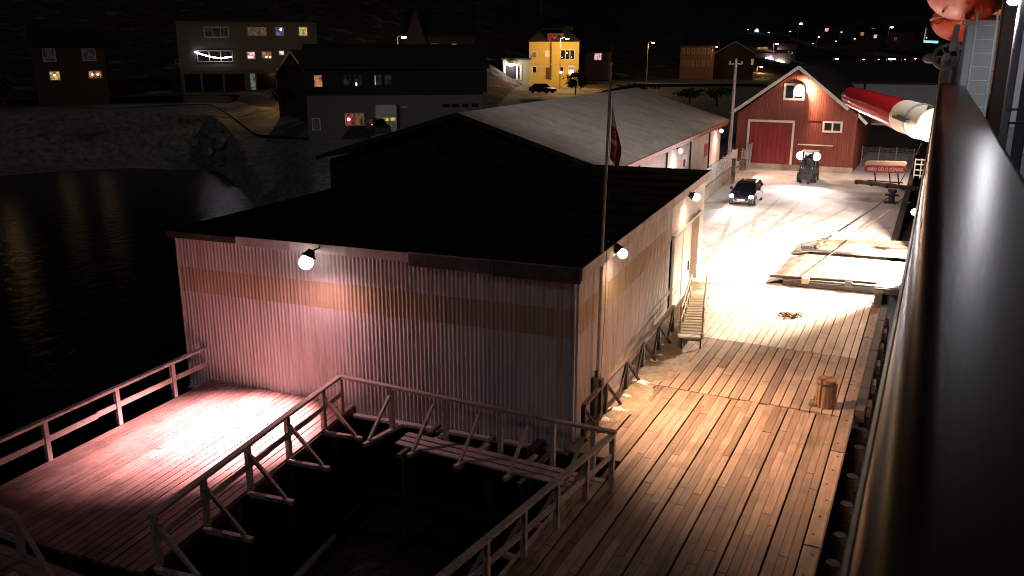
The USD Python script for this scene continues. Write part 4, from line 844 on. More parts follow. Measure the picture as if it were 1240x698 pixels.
# ================================================================== FORK LOADER
def loader():
    c = P(975, 222) + np.array([0, 1.2, 0]); ang = 0.0
    t = thing('fork_loader', 'dark forklift facing the quay with two glaring work lights, in front of the barn', 'forklift', c, ang)
    part('body', tm(hullpts([(s * .62, y, z) for s in (-1, 1) for y, z in ((-.7, .45), (-.7, 1.0), (1.35, .4), (1.35, 1.15))], .05)), 'loader_paint', t, smooth=40, local=True)
    part('counterweight', tm(hullpts([(s * .6, y, z) for s in (-1, 1) for y, z in ((1.2, .45), (1.6, .6), (1.6, 1.0), (1.2, 1.3))], .06)), 'loader_paint', t, smooth=40, local=True)
    for s in (-1, 1):
        for y in (-.62, 1.0):
            w = part('wheel', trimesh.creation.cylinder(.38 if y < 0 else .3, .26, sections=22).apply_transform(trm([s * .6, y, .38 if y < 0 else .3]) @ rotm(math.pi / 2, [0, 1, 0])), 'rubber', t, smooth=40, local=True)
            part('rim', trimesh.creation.cylinder(.18, .03, sections=14).apply_transform(trm([s * .735, y, .38 if y < 0 else .3]) @ rotm(math.pi / 2, [0, 1, 0])), 'steel_galv', w, local=True)
        part('mast_rail', beam((s * .36, -.98, .1), (s * .36, -.90, 2.45), .14, .10), 'steel_dark', t, local=True)
        part('fork', [beam((s * .3, -1.08, .12), (s * .3, -2.1, .07), .12, .045), beam((s * .3, -1.08, .08), (s * .3, -1.06, .7), .12, .05)], 'steel_dark', t, local=True)
        part('cab_post', beam((s * .58, -.6, 1.0), (s * .56, -.35, 2.25), .07, .07), 'loader_paint', t, local=True); part('cab_post', beam((s * .58, 1.1, 1.1), (s * .56, .95, 2.25), .07, .07), 'loader_paint', t, local=True)
        part('tilt_ram', tube([(s * .45, -.5, .7), (s * .36, -.9, 1.2)], .04, 8), 'steel_galv', t, local=True)
        part('side_light', ball((s * .42, -1.02, 1.2), .05), 'trim_white', t, local=True)
        lp = part('work_light', tube([(s * .60, -.50, 2.12), (s * .60, -.62, 2.10)], .17, 16), 'steel_dark', t, local=True); part('lens', ball((s * .60, -.66, 2.10), .33, 2, (1, .4, 1)), 'lamp_white', lp, local=True)
        sphere_light(t, 'work_bulb', c + np.array([s * .6, -.95, 2.1]), 700, (1, .9, .88), .06, c + np.array([s * 1.2, -13, 0]), 42, 1.)
    part('cab_roof', rbox(-.68, .68, -.5, 1.08, 2.26, 2.42, .05), 'grey_paint', t, smooth=40, local=True)
    part('cab_back', box(-.55, .55, .9, .96, 1.2, 2.2), 'glass_dark', t, local=True); part('seat', [rbox(-.28, .28, .2, .7, 1.1, 1.25, .04), rbox(-.28, .28, .62, .76, 1.2, 1.8, .04)], 'black_plastic', t, local=True)
    part('carriage', box(-.5, .5, -1.06, -1.0, .3, .72), 'steel_dark', t, local=True); part('load_guard', [box(-.5, .5, -1.04, -1.0, z, z + .05) for z in (.9, 1.2, 1.5)], 'steel_dark', t, local=True)
loader()

# ================================================================== TOWN
CAMS = lambda p: (np.asarray(p) - EYE) @ fw / F      # metres per pixel at a point
def house(name, label, cat, u0, u1, vt, vb, d, depth, wall, roofmat, roof='flat', rise=0., yaw=0., wins=(), over=.35, group=None, base_drop=3.0, trim='trim_white', extra=None):
    """house whose facade spans u0..u1 and vt (eave)..vb (foot) in the view, at distance d"""
    um = (u0 + u1) / 2; c = D(um, vb, d); s = CAMS(c); w = (u1 - u0) * s; h = (vb - vt) * s * 1.03
    vdir = np.array([c[0], c[1], 0]); vdir /= np.linalg.norm(vdir); a = math.atan2(vdir[1], vdir[0]) - math.pi / 2 + yaw
    xd, yd = np.array([math.cos(a), math.sin(a), 0]), np.array([-math.sin(a), math.cos(a), 0])
    t = thing(name, label, cat, c, a, group)
    part('wall', box(-w / 2, w / 2, 0, depth, -base_drop, h), wall, t, local=True)
    if roof == 'flat': part('roof', box(-w / 2 - over, w / 2 + over, -over, depth + over, h + .003, h + .3), roofmat, t, local=True)
    elif roof == 'side':   # ridge parallel to the facade
        part('roof', prism([(-over, h - .02), (depth / 2, h + rise), (depth + over, h - .02), (depth + over, h + .16), (depth / 2, h + rise + .2), (-over, h + .16)], w + 2 * over, trm([-w / 2 - over, 0, 0]) @ frame_T([0, 0, 0], [0, 1, 0], [0, 0, 1])), roofmat, t, local=True)
        part('gable', prism([(0, h), (depth, h), (depth / 2, h + rise)], .2, trm([-w / 2 + .02, 0, 0]) @ frame_T([0, 0, 0], [0, 1, 0], [0, 0, 1])), wall, t, local=True); part('gable', prism([(0, h), (depth, h), (depth / 2, h + rise)], .2, trm([w / 2 - .22, 0, 0]) @ frame_T([0, 0, 0], [0, 1, 0], [0, 0, 1])), wall, t, local=True)
    elif roof == 'gable':  # gable faces the viewer
        part('gable', prism([(-w / 2, h), (w / 2, h), (0, h + rise)], .2, trm([0, .22, 0]) @ rotm(math.pi / 2, [1, 0, 0])), wall, t, local=True)
        for sg in (-1, 1):
            part('roof', hullpts([(sg * (w / 2 + over), y, h - over * rise / (w / 2) + dz) for y in (-over, depth + over) for dz in (0, .18)] + [(0, y, h + rise + dz) for y in (-over, depth + over) for dz in (.02, .2)]), roofmat, t, local=True)
            part('bargeboard', beam((sg * (w / 2 + over), -over - .03, h - over * rise / (w / 2)), (0, -over - .03, h + rise + .05), .05, .22), trim, t, local=True)
    elif roof == 'hip':
        part('roof', hullpts([(x, y, h + .01) for x in (-w / 2 - over, w / 2 + over) for y in (-over, depth + over)] + [(x, depth / 2, h + rise) for x in (-w / 4, w / 4)]), roofmat, t, local=True)
    T = trm(c) @ rotm(a, [0, 0, 1])
    for (a0, b0, a1, b1_, pane, mull) in wins:
        cx, cz = ((a0 + a1) / 2 - um) * s, (vb - (b0 + b1_) / 2) * s * 1.03; ww, hh = (a1 - a0) * s, (b1_ - b0) * s * 1.03
        p = (T @ [cx, -.05, cz, 1])[:3]; win(t, p, xd, ww, hh, pane=pane, fr=trim, mull=mull, n=-yd, fw_=min(.12, ww * .12))
    return t, T, s, um, vb, w, h
def at_h(H_, u, v, y=-.12):
    t, T, s, um, vb, w, h = H_; return (T @ [(u - um) * s, y, (vb - v) * s * 1.03, 1])[:3]

h1 = house('dark_house', 'barely visible dark house by the road with two small lit windows, far left', 'house', 50, 128, 62, 112, 138, 9, 'brown_wall', 'town_roof', 'side', 2.6, wins=((66, 88, 77, 98, 'win_yellow', 0), (108, 88, 122, 96, 'win_orange', 1), (62, 62.5, 75, 77, 'win_dim', 1), (104, 62, 118, 76, 'win_dim', 1)))
for u in (71, 112, 118): part('lamp', ball(at_h(h1, u, 92), .13), 'candle', h1[0])
H2 = house('apartment_block', 'grey three-storey block with a glowing white garland window and dark shopfront', 'building', 226, 386, 33, 112, 136, 12, 'grey_wall', 'town_roof', 'flat', wins=((257, 39, 284, 50, 'win_dim', 2), (306, 39, 327, 48, 'win_cosy', 2), (338, 39, 347, 48, 'win_blue', 0), (365, 38, 375, 48, 'win_yellow', 0), (247, 65, 286, 77, 'win_dim', 2), (303, 66, 312, 74, 'win_pink', 0), (320, 66, 331, 73, 'win_orange', 1), (340, 65, 346, 70, 'win_pink', 0)))
for k, (u0, u1) in enumerate(((230, 248), (250, 273), (275, 298), (312, 334))): a_, b_ = at_h(H2, u0, 101, -.06), at_h(H2, u1, 101, -.06); part('shop_window', beam(a_, b_, .08, 2.6), 'glass_dark', H2[0])
for u in (229, 249, 274, 299, 311): part('shop_pillar', beam(at_h(H2, u, 111.5, -.16), at_h(H2, u, 91, -.16), .25, .22, (T_ := H2[1])[:3, 1]), 'grey_wall', H2[0])
dd = part('door', beam(at_h(H2, 305, 111, -.08), at_h(H2, 310.5, 111, -.08), .06, .1), 'steel_galv', H2[0]); part('pane', beam(at_h(H2, 304.5, 100, -.05), at_h(H2, 310.5, 100, -.05), .03, 2.3), 'win_green', dd)
part('string_course', beam(at_h(H2, 226, 85, -.07), at_h(H2, 386, 85, -.07), .14, .5), 'grey_wall', H2[0])
gl = thing('light_garland', 'drooping glowing white string of lights along the block’s first-floor window'.replace('’', "'"), 'light garland', at_h(H2, 246, 66))
for s in np.linspace(0, 1, 34):
    p = at_h(H2, 245 + 39 * s, 66.5 + 6.6 * math.sin(min(1, s * 1.35) * math.pi / 2) - 1.2 * max(0, s - .72) * 3.5, -.3)
    part('bulb', ball(p, .12, 1), 'garland', gl)
part('wire', tube([at_h(H2, 245 + 39 * s, 66.3 + 6.6 * math.sin(min(1, s * 1.35) * math.pi / 2), -.3) for s in np.linspace(0, 1, 12)], .02, 4), 'black_plastic', gl)
for u in (305.5, 308.5, 325, 329, 343): part('candle_lamp', ball(at_h(H2, u, 72 if u < 340 else 67, -.1), .12), 'candle', H2[0])
part('tv', ball(at_h(H2, 344, 41, -.1), .15), 'lamp_blue', H2[0])
H3 = house('small_gable_house', 'small dark brown house with a pale-edged gable in front of the three-storey block', 'house', 337, 375, 92, 126, 108, 8, 'brown_wall', 'town_roof', 'gable', 2.6, yaw=-.35, wins=((331.5, 93, 337, 97, 'win_cosy', 0),) if False else ())
H4 = house('timber_warehouse', 'long two-storey building, black timber above pale masonry, with a garage door', 'building', 376, 586, 118, 160, 88, 12, 'grey_wall', 'town_roof', 'flat', over=0, base_drop=2.5)
s4 = H4[2]; w4, h4 = H4[5], H4[6]; up4 = (118 - 88) * s4 * 1.03
part('upper_wall', box(-w4 / 2 - .12, w4 / 2 + .12, -.14, 12.1, h4 + .302, h4 + up4), 'dark_wall', H4[0], local=True)
x = -w4 / 2 - .1; k = 0
while x < w4 / 2: part('board', box(x, x + .40, -.175, -.142, h4 + .30, h4 + up4 - .02), 'dark_wall', H4[0], local=True); x += .43
part('upper_roof', prism([(-.7, 0), (6, 2.2), (12.8, 0), (12.8, .16), (6, 2.4), (-.7, .16)], w4 + 1.2, trm([-w4 / 2 - .6, 0, h4 + up4]) @ frame_T([0, 0, 0], [0, 1, 0], [0, 0, 1])), 'town_roof', H4[0], local=True)
xd4, yd4 = H4[1][:3, 0], H4[1][:3, 1]
for (a0, b0, a1, b1_, pane, mull) in ((386, 94.5, 396, 108.5, 'win_orange', 0), (420, 94, 429.5, 107, 'win_dim', 0), (432, 94, 442, 107, 'win_dim', 0), (456, 94, 465, 107, 'win_dim', 0), (468, 94, 477, 107, 'win_dim', 0)):
    p = at_h(H4, (a0 + a1) / 2, (b0 + b1_) / 2, -.21); win(H4[0], p, xd4, (a1 - a0) * s4, (b1_ - b0) * s4, pane=pane, fr='dark_wall', mull=mull, n=-yd4, fw_=.08)
part('tv_glow', ball(at_h(H4, 435, 105, -.25), .13, 1, (.6, 1, 1.6)), 'tv_blue', H4[0]); part('lamp', beam(at_h(H4, 457.5, 106, -.22), at_h(H4, 457.5, 95.5, -.22), .18, .02), 'win_white', H4[0])
for (a0, b0, a1, b1_, pane, mull) in ((420, 138, 430, 152, 'win_red', 0), (431.5, 138, 442, 152, 'win_cosy', 0), (381, 143.5, 390, 157, 'curtain', 0)):
    p = at_h(H4, (a0 + a1) / 2, (b0 + b1_) / 2, -.05); win(H4[0], p, xd4, (a1 - a0) * s4, (b1_ - b0) * s4, pane=pane, mull=mull, n=-yd4, fw_=.09)
part('lamp', ball(at_h(H4, 424, 145, -.1), .16), 'candle', H4[0])
gd = part('garage_door', beam(at_h(H4, 456, 145, -.04), at_h(H4, 481, 145, -.04), .06, 31 * s4), 'white_paint', H4[0])
for k in range(5): part('panel', beam(at_h(H4, 456.5, 131.5 + k * 6.4, -.085), at_h(H4, 480.5, 131.5 + k * 6.4, -.085), .03, 5.8 * s4), 'white_paint', gd)
for u in (456.5, 465, 473.5): part('pane', beam(at_h(H4, u, 145.3, -.11), at_h(H4, u + 6, 145.3, -.11), .03, 3.6 * s4), 'win_yellow', gd)
part('post', beam(at_h(H4, 483, 156, -.08), at_h(H4, 483, 129, -.08), .25, .12, yd4), 'dark_wall', H4[0]); part('plate', beam(at_h(H4, 486, 131.5, -.06), at_h(H4, 494, 131.5, -.06), .04, 2.2 * s4), 'cream', H4[0])
for k, u in enumerate((537, 548, 560, 572)): part('window_bay', beam(at_h(H4, u, 130, -.06), at_h(H4, u + 8, 130, -.06), .06, 4 * s4), 'glass_dark', H4[0])
H5 = house('gabled_house', 'unlit gabled house above the timber building with one lit window', 'house', 492, 575, 46, 66, 150, 11, 'brown_wall', 'town_roof', 'side', 4.0, wins=((547, 54, 553, 62, 'win_warm', 0), (523, 54, 531, 61, 'win_dim', 0)))
c5 = at_h(H5, 504, 46, -.4); sg = H5[2]
part('dormer', prism([(-2.0, -2.5), (2.0, -2.5), (0, 3.6)], 3.5, H5[1] @ trm([(504 - 533.5) * sg, 2.9, (66 - 42) * sg]) @ rotm(math.pi / 2, [1, 0, 0])), 'brown_wall', H5[0])
for sx in (-1, 1): pk = (H5[1] @ [(504 - 533.5) * sg, -.68, (66 - 42) * sg + 3.6, 1])[:3]; pe = (H5[1] @ [(504 - 533.5) * sg + sx * 2.3, -.68, (66 - 42) * sg - 3.2, 1])[:3]; part('bargeboard', beam(pk, pe, .05, .22), 'brown_wall', H5[0])
H6 = house('garage', 'pale garage with a lamp over its dark double door beside the yellow house', 'garage', 609, 641, 74, 97, 166, 6, 'green_grey_wall', 'town_roof', 'flat')
part('door', beam(at_h(H6, 612, 88, -.05), at_h(H6, 625, 88, -.05), .06, 15 * H6[2]), 'dark_wall', H6[0]); 
for u in (611, 626, 630.5): part('door_frame', beam(at_h(H6, u, 97, -.09), at_h(H6, u, 80, -.09), .35, .1, H6[1][:3, 1]), 'trim_white', H6[0])
part('door', beam(at_h(H6, 627.2, 89, -.05), at_h(H6, 630, 89, -.05), .06, 15 * H6[2]), 'dark_wall', H6[0])
gp6 = at_h(H6, 619, 79.5, -.5); t = thing('garage_lamp', 'glaring white-violet lamp above the garage door', 'wall lamp', gp6); part('lens', ball(gp6, .42, 2, (1.5, .7, .8)), 'lamp_white', t); part('hood', ball(gp6 + [0, 0, .3], .4, 2, (1.5, 1, .3)), 'steel_dark', t); sphere_light(t, 'bulb', gp6 + H6[1][:3, 1] * -.8 + [0, 0, -.4], 120, (.95, .88, 1), .1)
H7 = house('yellow_house', 'yellow two-storey house under a dark hipped roof with a red-lit dormer', 'house', 640.5, 700.5, 54, 97, 166, 10, 'yellow_wall', 'town_roof', 'hip', 2.6, wins=((678.5, 63, 695, 74, 'glass_dark', 2), (644, 65, 650, 71.5, 'curtain', 0), (660, 64, 665, 70.5, 'trim_white', 0), (645, 82, 649.5, 89, 'glass_dark', 0), (677.5, 82, 682, 91, 'win_cosy', 0), (688.5, 81, 694.5, 91, 'win_pink', 0)))
s7 = H7[2]
part('door', beam(at_h(H7, 660.8, 89.5, -.05), at_h(H7, 665.5, 89.5, -.05), .06, 13.5 * s7), 'brown_wall', H7[0]); part('corner_board', beam(at_h(H7, 666.5, 97, -.05), at_h(H7, 666.5, 54.5, -.05), .35, .08, H7[1][:3, 1]), 'brown_wall', H7[0]); part('string_course', beam(at_h(H7, 640.5, 79, -.06), at_h(H7, 700.5, 79, -.06), .08, .12), 'tan_wall', H7[0])
dm_ = part('dormer', prism([(663.5, 0), (680.5, 0)] and [(-1.5, 0), (1.5, 0), (1.5, 1.55), (-1.5, 1.55)], 3.2, H7[1] @ trm([(672 - 670.5) * s7, 3.4, (97 - 53) * s7]) @ rotm(math.pi / 2, [1, 0, 0])), 'brown_wall', H7[0])
p = (H7[1] @ [(668.5 - 670.5) * s7, .15, (97 - 48) * s7, 1])[:3]; part('dormer_window', beam(p - H7[1][:3, 0] * .75, p + H7[1][:3, 0] * .65, .03, 1.15), 'win_red', H7[0]); p = (H7[1] @ [(676.5 - 670.5) * s7, .15, (97 - 48) * s7, 1])[:3]; part('dormer_window', beam(p - H7[1][:3, 0] * .55, p + H7[1][:3, 0] * .55, .03, 1.15), 'win_cosy', H7[0])
for u, v in ((680.3, 71.5), (686, 66.5), (691.5, 71.5)): part('candle_lamp', ball(at_h(H7, u, v, -.1), .10), 'candle', H7[0])
for u, v, r in ((679, 88.5, .28), (691.5, 88, .42), (691.8, 91.5, .18)): part('candle_lamp', ball(at_h(H7, u, v, -.15), r), 'candle', H7[0])
H8 = house('low_cottage', 'low dark cottage right of the yellow house with one bright pink-lit window', 'house', 708, 740, 65, 80, 190, 8, 'brown_wall', 'town_roof', 'side', 2.2, wins=((719.5, 65.5, 728, 73.5, 'win_pink', 1),))
H9 = house('brick_building', 'reddish brick two-storey building with rows of narrow windows along the harbour road', 'building', 823, 863, 59, 91, 205, 12, 'brick_wall', 'town_roof', 'flat', wins=[(u, v, u + 2.6, v + 6, 'curtain', 0) for v in (61, 75) for u in (825.3, 831, 836.5, 843, 849.5, 855.5)])
H10 = house('board_hall', 'dark timber-clad hall with a broad gable right of the brick building', 'building', 864, 911, 66, 94, 210, 16, 'brown_wall', 'town_roof', 'gable', 2.4, yaw=.2, wins=((907, 73, 911, 80, 'win_warm', 0),), trim='grey_paint')
for k in range(9): p_ = at_h(H10, 867 + k * 5, 93.5, -.06); part('batten', beam(p_, p_ + [0, 0, 27 * H10[2]], .3, .1, H10[1][:3, 1]), 'brown_wall', H10[0])
H11 = house('shop_building', 'far shop strung with pink, white and green neon lights left of the barn roof', 'shop', 914, 955, 66, 86, 268, 12, 'tan_wall', 'town_roof', 'flat', wins=((916, 59, 928, 62, 'win_warm', 1),))
nl = thing('neon_sign', 'row of pink, white and green neon shop lights glowing left of the barn ridge', 'neon sign', at_h(H11, 927, 73, -.4))
for (u, v, r, m_) in ((927, 72.3, .3, 'neon_white'), (929.2, 72.6, .42, 'neon_white'), (931.5, 73, .5, 'neon_pink'), (933.5, 73.5, .42, 'neon_white'), (932, 70, .3, 'neon_pink'), (938.5, 75, .3, 'neon_white'), (941, 75.2, .45, 'neon_white'), (943.5, 75.6, .5, 'neon_white'), (946.5, 76.3, .4, 'neon_white'), (940, 79, .5, 'neon_green'), (942, 77.6, .4, 'neon_green'), (934, 88, .6, 'neon_white')): part('tube_lamp', ball(at_h(H11, u, v, -.5), r, 1), m_, nl)
H13 = house('hill_house', 'brownish house on the hill directly above the yellow house', 'house', 664, 694, 32, 44, 265, 9, 'tan_wall', 'town_roof', 'side', 2.0)
H15 = house('tan_house', 'tan lit house just above the neon shop lights, left of the barn ridge', 'house', 942, 962, 62, 74, 300, 9, 'tan_wall', 'town_roof', 'side', 2.0, wins=((944, 68, 947, 71, 'win_warm', 0), (953, 63.5, 955, 66, 'win_white', 0), (957, 63.5, 959, 66, 'win_white', 0)))
H16 = house('far_brown_house', 'brown house with a roof lamp on the far shore, left of the lifeboat', 'house', 1077, 1104, 40, 52, 420, 12, 'brown_wall', 'town_roof', 'side', 2.5, wins=((1083, 46, 1086, 49, 'win_cosy', 0),))
# houses high on the dark hill: only their lights show
hills = [(204, 0, 8, 240, 'win_dim', 'dark hillside house at the upper left edge with one pale window'), (239, 0, 7, 240, 'win_cosy', 'dark hillside house above the three-storey block with a dull orange window'), (379, 1, 9, 250, 'win_dim', 'dark hillside house with twin dim windows above the block right end'),
         (555, 0, 8, 330, 'win_white', 'hill house with pale window at the top edge, middle of the photo'), (551, 10, 16, 300, 'win_pink', 'hill house whose lamp-lit pink window sits under the top edge'), (727, 33, 46, 320, 'win_dim', 'tall dim house on the hill right of the yellow house roof'), (853, 40, 56, 430, 'win_yellow', 'far house with three stacked lit windows above the brick building'),
         (1043, 39, 46, 520, 'win_warm', 'far shore house cluster light, left one of the pair above the shed'), (1056, 34, 40, 540, 'win_orange', 'far shore house with a wide orange window above the shed'), (1059, 42, 48, 520, 'win_pink', 'far shore house with a pink window below the orange one'), (1104, 34, 42, 560, 'win_cosy', 'far shore house with a dull window left of the lifeboat'),
         (1000, 34, 41, 560, 'win_pink', 'far house with a pinkish window right above the barn ridge')]
for (u, v0, v1, d, pn, lab) in hills:
    w = 14 if d < 400 else 9; n_ = 1
    ws = [(u - 2, v0 + 1, u + 2, v0 + 5, pn, 0)] if v1 - v0 < 12 else [(u - 1.5 + 2 * (k % 2), v0 + 1.5 + k * 4.6, u + .8 + 2 * (k % 2), v0 + 4.5 + k * 4.6, pn, 0) for k in range(3)]
    if pn == 'win_dim' and u == 379: ws = [(u - 4, 1.5, u - 1, 6, pn, 0), (u + 1, 2.5, u + 3, 7, pn, 0)]
    house('hill_house', lab, 'house', u - w, u + w, v0 - 1, v1 + 6, d, 8, 'brown_wall', 'town_roof', 'side', 2.0, wins=ws, group='houses on the dark hillside', base_drop=8)

# street lamps ------------------------------------------------------
def street_lamp(label, u, v, d, h, lens='sodium', r=.3, light=None, col=SOD, cold=False, group='street lamps of the town', arm=1.0):
    top = D(u, v, d); s = CAMS(top); vd = np.array([top[0], top[1], 0]); vd /= np.linalg.norm(vd); side = np.array([vd[1], -vd[0], 0])
    base = top - side * arm - [0, 0, h]; t = thing('street_lamp', label, 'street lamp', base, group=group)
    part('pole', tube([base - [0, 0, 2.], base + [0, 0, h * .6], base + [0, 0, h + .05]], .10, 8, .06), 'grey_paint', t)
    part('arm', tube([base + [0, 0, h], base + side * arm * .5 + [0, 0, h + .22], top + [0, 0, .16]], .045, 7), 'grey_paint', t)
    part('hood', ball(top + [0, 0, .14], r * 1.05, 2, (1, 1, .45)), 'steel_dark', t); part('lens', ball(top, r, 2, (1, 1, .7)), lens, t)
    if light: sphere_light(t, 'bulb', top - [0, 0, .5], light, col, .1)
    return t
street_lamp('white-glowing street lamp at the gabled house above the timber building', 489, 45, 142, 6, 'lamp_white', .42, 14, (1, .9, .95))
street_lamp('pale street lamp in front of the yellow house right side', 687, 47, 158, 8, 'lamp_warm', .33, 1300, SOD, arm=1.2)
street_lamp('sodium street lamp on the harbour road right of the flagpole top', 791, 52, 178, 8, 'sodium', .3, 150, SOD)
street_lamp('dim pinkish street lamp beside the brick building right end', 868, 57, 200, 7, 'lamp_soft', .24, 45, SOD)
street_lamp('small amber street lamp right of the timber-clad hall', 909, 62, 215, 7, 'sodium', .3, 160, SOD)
street_lamp('low amber street lamp by the neon shop', 922, 81, 225, 5, 'sodium', .4, 120, SOD)
street_lamp('reddish-white street lamp above the neon shop', 941, 53, 300, 8, 'lamp_pink', .55, 200, PINK)
street_lamp('violet-white street lamp high on the middle hill', 610.5, 11, 300, 7, 'lamp_blue', .75, 260, (.9, .8, .7))
street_lamp('white street lamp at the top edge above the block', 397.5, 3, 260, 7, 'lamp_white', .5, 300, (1, .75, .4))
street_lamp('faint white street lamp on the far left slope by the wall', 219.5, 73, 160, 4, 'lamp_soft', .10)
for u, v, k in ((801, 39, 'first'), (836.5, 39, 'second'), (881, 41, 'third'), (916.5, 37, 'fourth')): street_lamp(f'blue-white lamp on the far hill, {k} from the left of the row of four', u, v, 430, 7, 'lamp_blue', .95)
street_lamp('blue-white lamp on the far hill alone above the barn ridge', 970, 29, 480, 7, 'lamp_blue', .8)
street_lamp('reddish far lamp standing on the brown house across the water', 1080, 33, 410, 4, 'lamp_pink', .6)
for i, (u, v, d, m_, r, lab) in enumerate(((780, 45, 420, 'lamp_soft', .5, 'small pale far lamp left of the blue-white row'), (752, 48, 380, 'lamp_soft', .4, 'small pale far lamp right of the yellow house, near the flagpole'), (723, 39, 330, 'sodium', .5, 'amber far lamp beside the tall dim house'), (824, 46, 400, 'sodium', .4, 'amber far lamp above the brick building left end'), (851, 42, 440, 'lamp_soft', .45, 'small pale far lamp between second and third blue-white lamps'), (931, 39.5, 450, 'lamp_soft', .45, 'small pale far lamp right of the fourth blue-white lamp'),
                                       (1013.5, 71, 330, 'lamp_pink', .55, 'pinkish shore lamp at the shed ridge, right of the barn'), (1046, 72, 330, 'sodium', .4, 'amber shore lamp at the middle of the shed ridge'), (1077.5, 71.5, 330, 'lamp_white', .5, 'left one of a pair of white shore lamps over the shed ridge'), (1083, 71.5, 330, 'lamp_white', .5, 'right one of a pair of white shore lamps over the shed ridge'), (1108.5, 71, 330, 'sodium', .35, 'amber shore lamp nearest the ship'),
                                       (1045, 43.5, 540, 'lamp_soft', .5, 'pale far-shore lamp under the left house of the pair'), (985, 53, 480, 'lamp_soft', .3, 'faint far-shore lamp above the barn roof'), (576, 15, 300, 'lamp_soft', .3, 'faint pale lamp left of the violet-white hill lamp'), (562, 15, 300, 'lamp_soft', .35, 'second faint lamp left of the violet-white hill lamp'))):
    street_lamp(lab, u, v, d, 5, m_, r, group='small far lights')
for i, (u, v, d, m_, r, w_) in enumerate(((1093, 36, 560, 'sodium', .5, 'amber point left of the dull far-shore window'), (1035, 47, 520, 'lamp_soft', .45, 'pale point low on the far shore right of the pinkish window'), (1068, 37, 560, 'sodium', .55, 'amber point right of the wide orange far window'), (1019, 39, 560, 'lamp_soft', .4, 'pale point between pinkish window and far-shore pair'),
        (957, 38, 500, 'sodium', .4, 'amber point high above the tan house'), (948, 46, 470, 'lamp_soft', .4, 'pale point above the tan house roof'), (902, 50, 430, 'sodium', .4, 'amber point under the gap between third and fourth blue-white lamps'), (891, 46, 440, 'lamp_soft', .35, 'pale point under the third blue-white lamp'), (812, 47, 400, 'lamp_soft', .35, 'pale point under the first blue-white lamp'), (768, 50, 380, 'sodium', .3, 'amber point left of the harbour road lamp'),
        (742, 42, 360, 'lamp_soft', .3, 'pale point right of the tall dim house'), (632, 17, 300, 'sodium', .3, 'amber point right of the violet-white hill lamp'), (585, 17, 300, 'sodium', .35, 'amber point between the faint pair and the violet-white hill lamp'), (440, 6, 260, 'sodium', .35, 'amber point at the top edge right of the white top lamp'), (1064, 72, 330, 'sodium', .25, 'faint amber shore point left of the white shore pair'), (1096, 72, 330, 'sodium', .25, 'faint amber shore point right of the white shore pair'),
        (1122, 46, 560, 'lamp_soft', .35, 'pale far-shore point right beside the lifeboats'), (975, 62, 460, 'sodium', .35, 'amber point just above the barn ridge'), (992, 45, 500, 'lamp_pink', .35, 'pinkish point below the pinkish window over the barn'), (1012, 50, 520, 'sodium', .35, 'amber point on the far shore over the barn right eave'), (860, 49, 440, 'lamp_soft', .3, 'pale point right of the three stacked windows'), (906, 36, 470, 'lamp_soft', .3, 'pale point left of the fourth blue-white lamp'))):
    street_lamp(w_, u, v, d, 4, m_, r, group='small far lights')
# road lamps that light the left road, outside the frame's dark houses
street_lamp('unseen-side amber road lamp left of the photo edge' if False else 'amber road lamp near the left edge beside a bare bush', -14, 70, 120, 7, 'sodium_dim', .06, 9, SOD)
street_lamp('amber road lamp half hidden behind the small gable house', 345, 84, 116, 6, 'sodium_dim', .2, 240, SOD)

# tree and bushes
def bush(name, label, u, v, d, w, h, trunk, seed, n=420):
    c = D(u, v, d); s = CAMS(c); R = np.random.default_rng(seed); W, Hh = w * s / 2, h * s
    t = thing(name, label, 'tree' if trunk else 'bush', c)
    part('trunk', [tube([c - [0, 0, .5], c + [0, 0, Hh * .45], c + [.1, 0, Hh * .7]], .14, 8, .06)] + [tube([c + [0, 0, Hh * (.3 + .06 * k)], c + [math.cos(k * 2.1) * W * .6, math.sin(k * 2.1) * W * .6, Hh * (.55 + .07 * k)]], .05, 6, .02) for k in range(5)], 'bark', t)
    V, Fc = [], []
    cl = [(R.normal(0, .42, 3) * [W, W, 0] + [0, 0, Hh * R.uniform(.35, .95)]) for _ in range(16)]
    for k in range(n):
        p = cl[k % 16] + R.normal(0, .18, 3) * [W, W, Hh * .4] + c; a = R.normal(0, 1, 3); a /= np.linalg.norm(a); b = np.cross(a, R.normal(0, 1, 3)); b /= np.linalg.norm(b); z = R.uniform(.12, .3)
        V += [p - a * z, p + b * z * .5, p + a * z, p - b * z * .5]; o = 4 * k; Fc += [[o, o + 1, o + 2], [o, o + 2, o + 3]]
    part('crown', trimesh.Trimesh(np.array(V), np.array(Fc), process=False), 'leaf', t)
bush('roadside_tree', 'dark bushy tree in front of the yellow house at the lower right', 697, 111, 140, 26, 22, True, 5, 900)
bush('left_bush', 'bare amber-lit bush by the road at the left photo edge', 4, 124, 115, 22, 28, False, 6, 500)
for i, (u, v, d, w, h, lab) in enumerate(((835, 122, 120, 30, 14, 'dark scrub on the slope above the gabled warehouse far end'), (770, 112, 130, 40, 10, 'low dark scrub on the slope right of the flagpole'), (868, 124, 112, 26, 16, 'dark scrub beside the utility pole'), (345, 130, 100, 26, 22, 'dark bush in front of the small gable house'))): bush('scrub_bush', lab, u, v, d, w, h, False, 20 + i, 500)
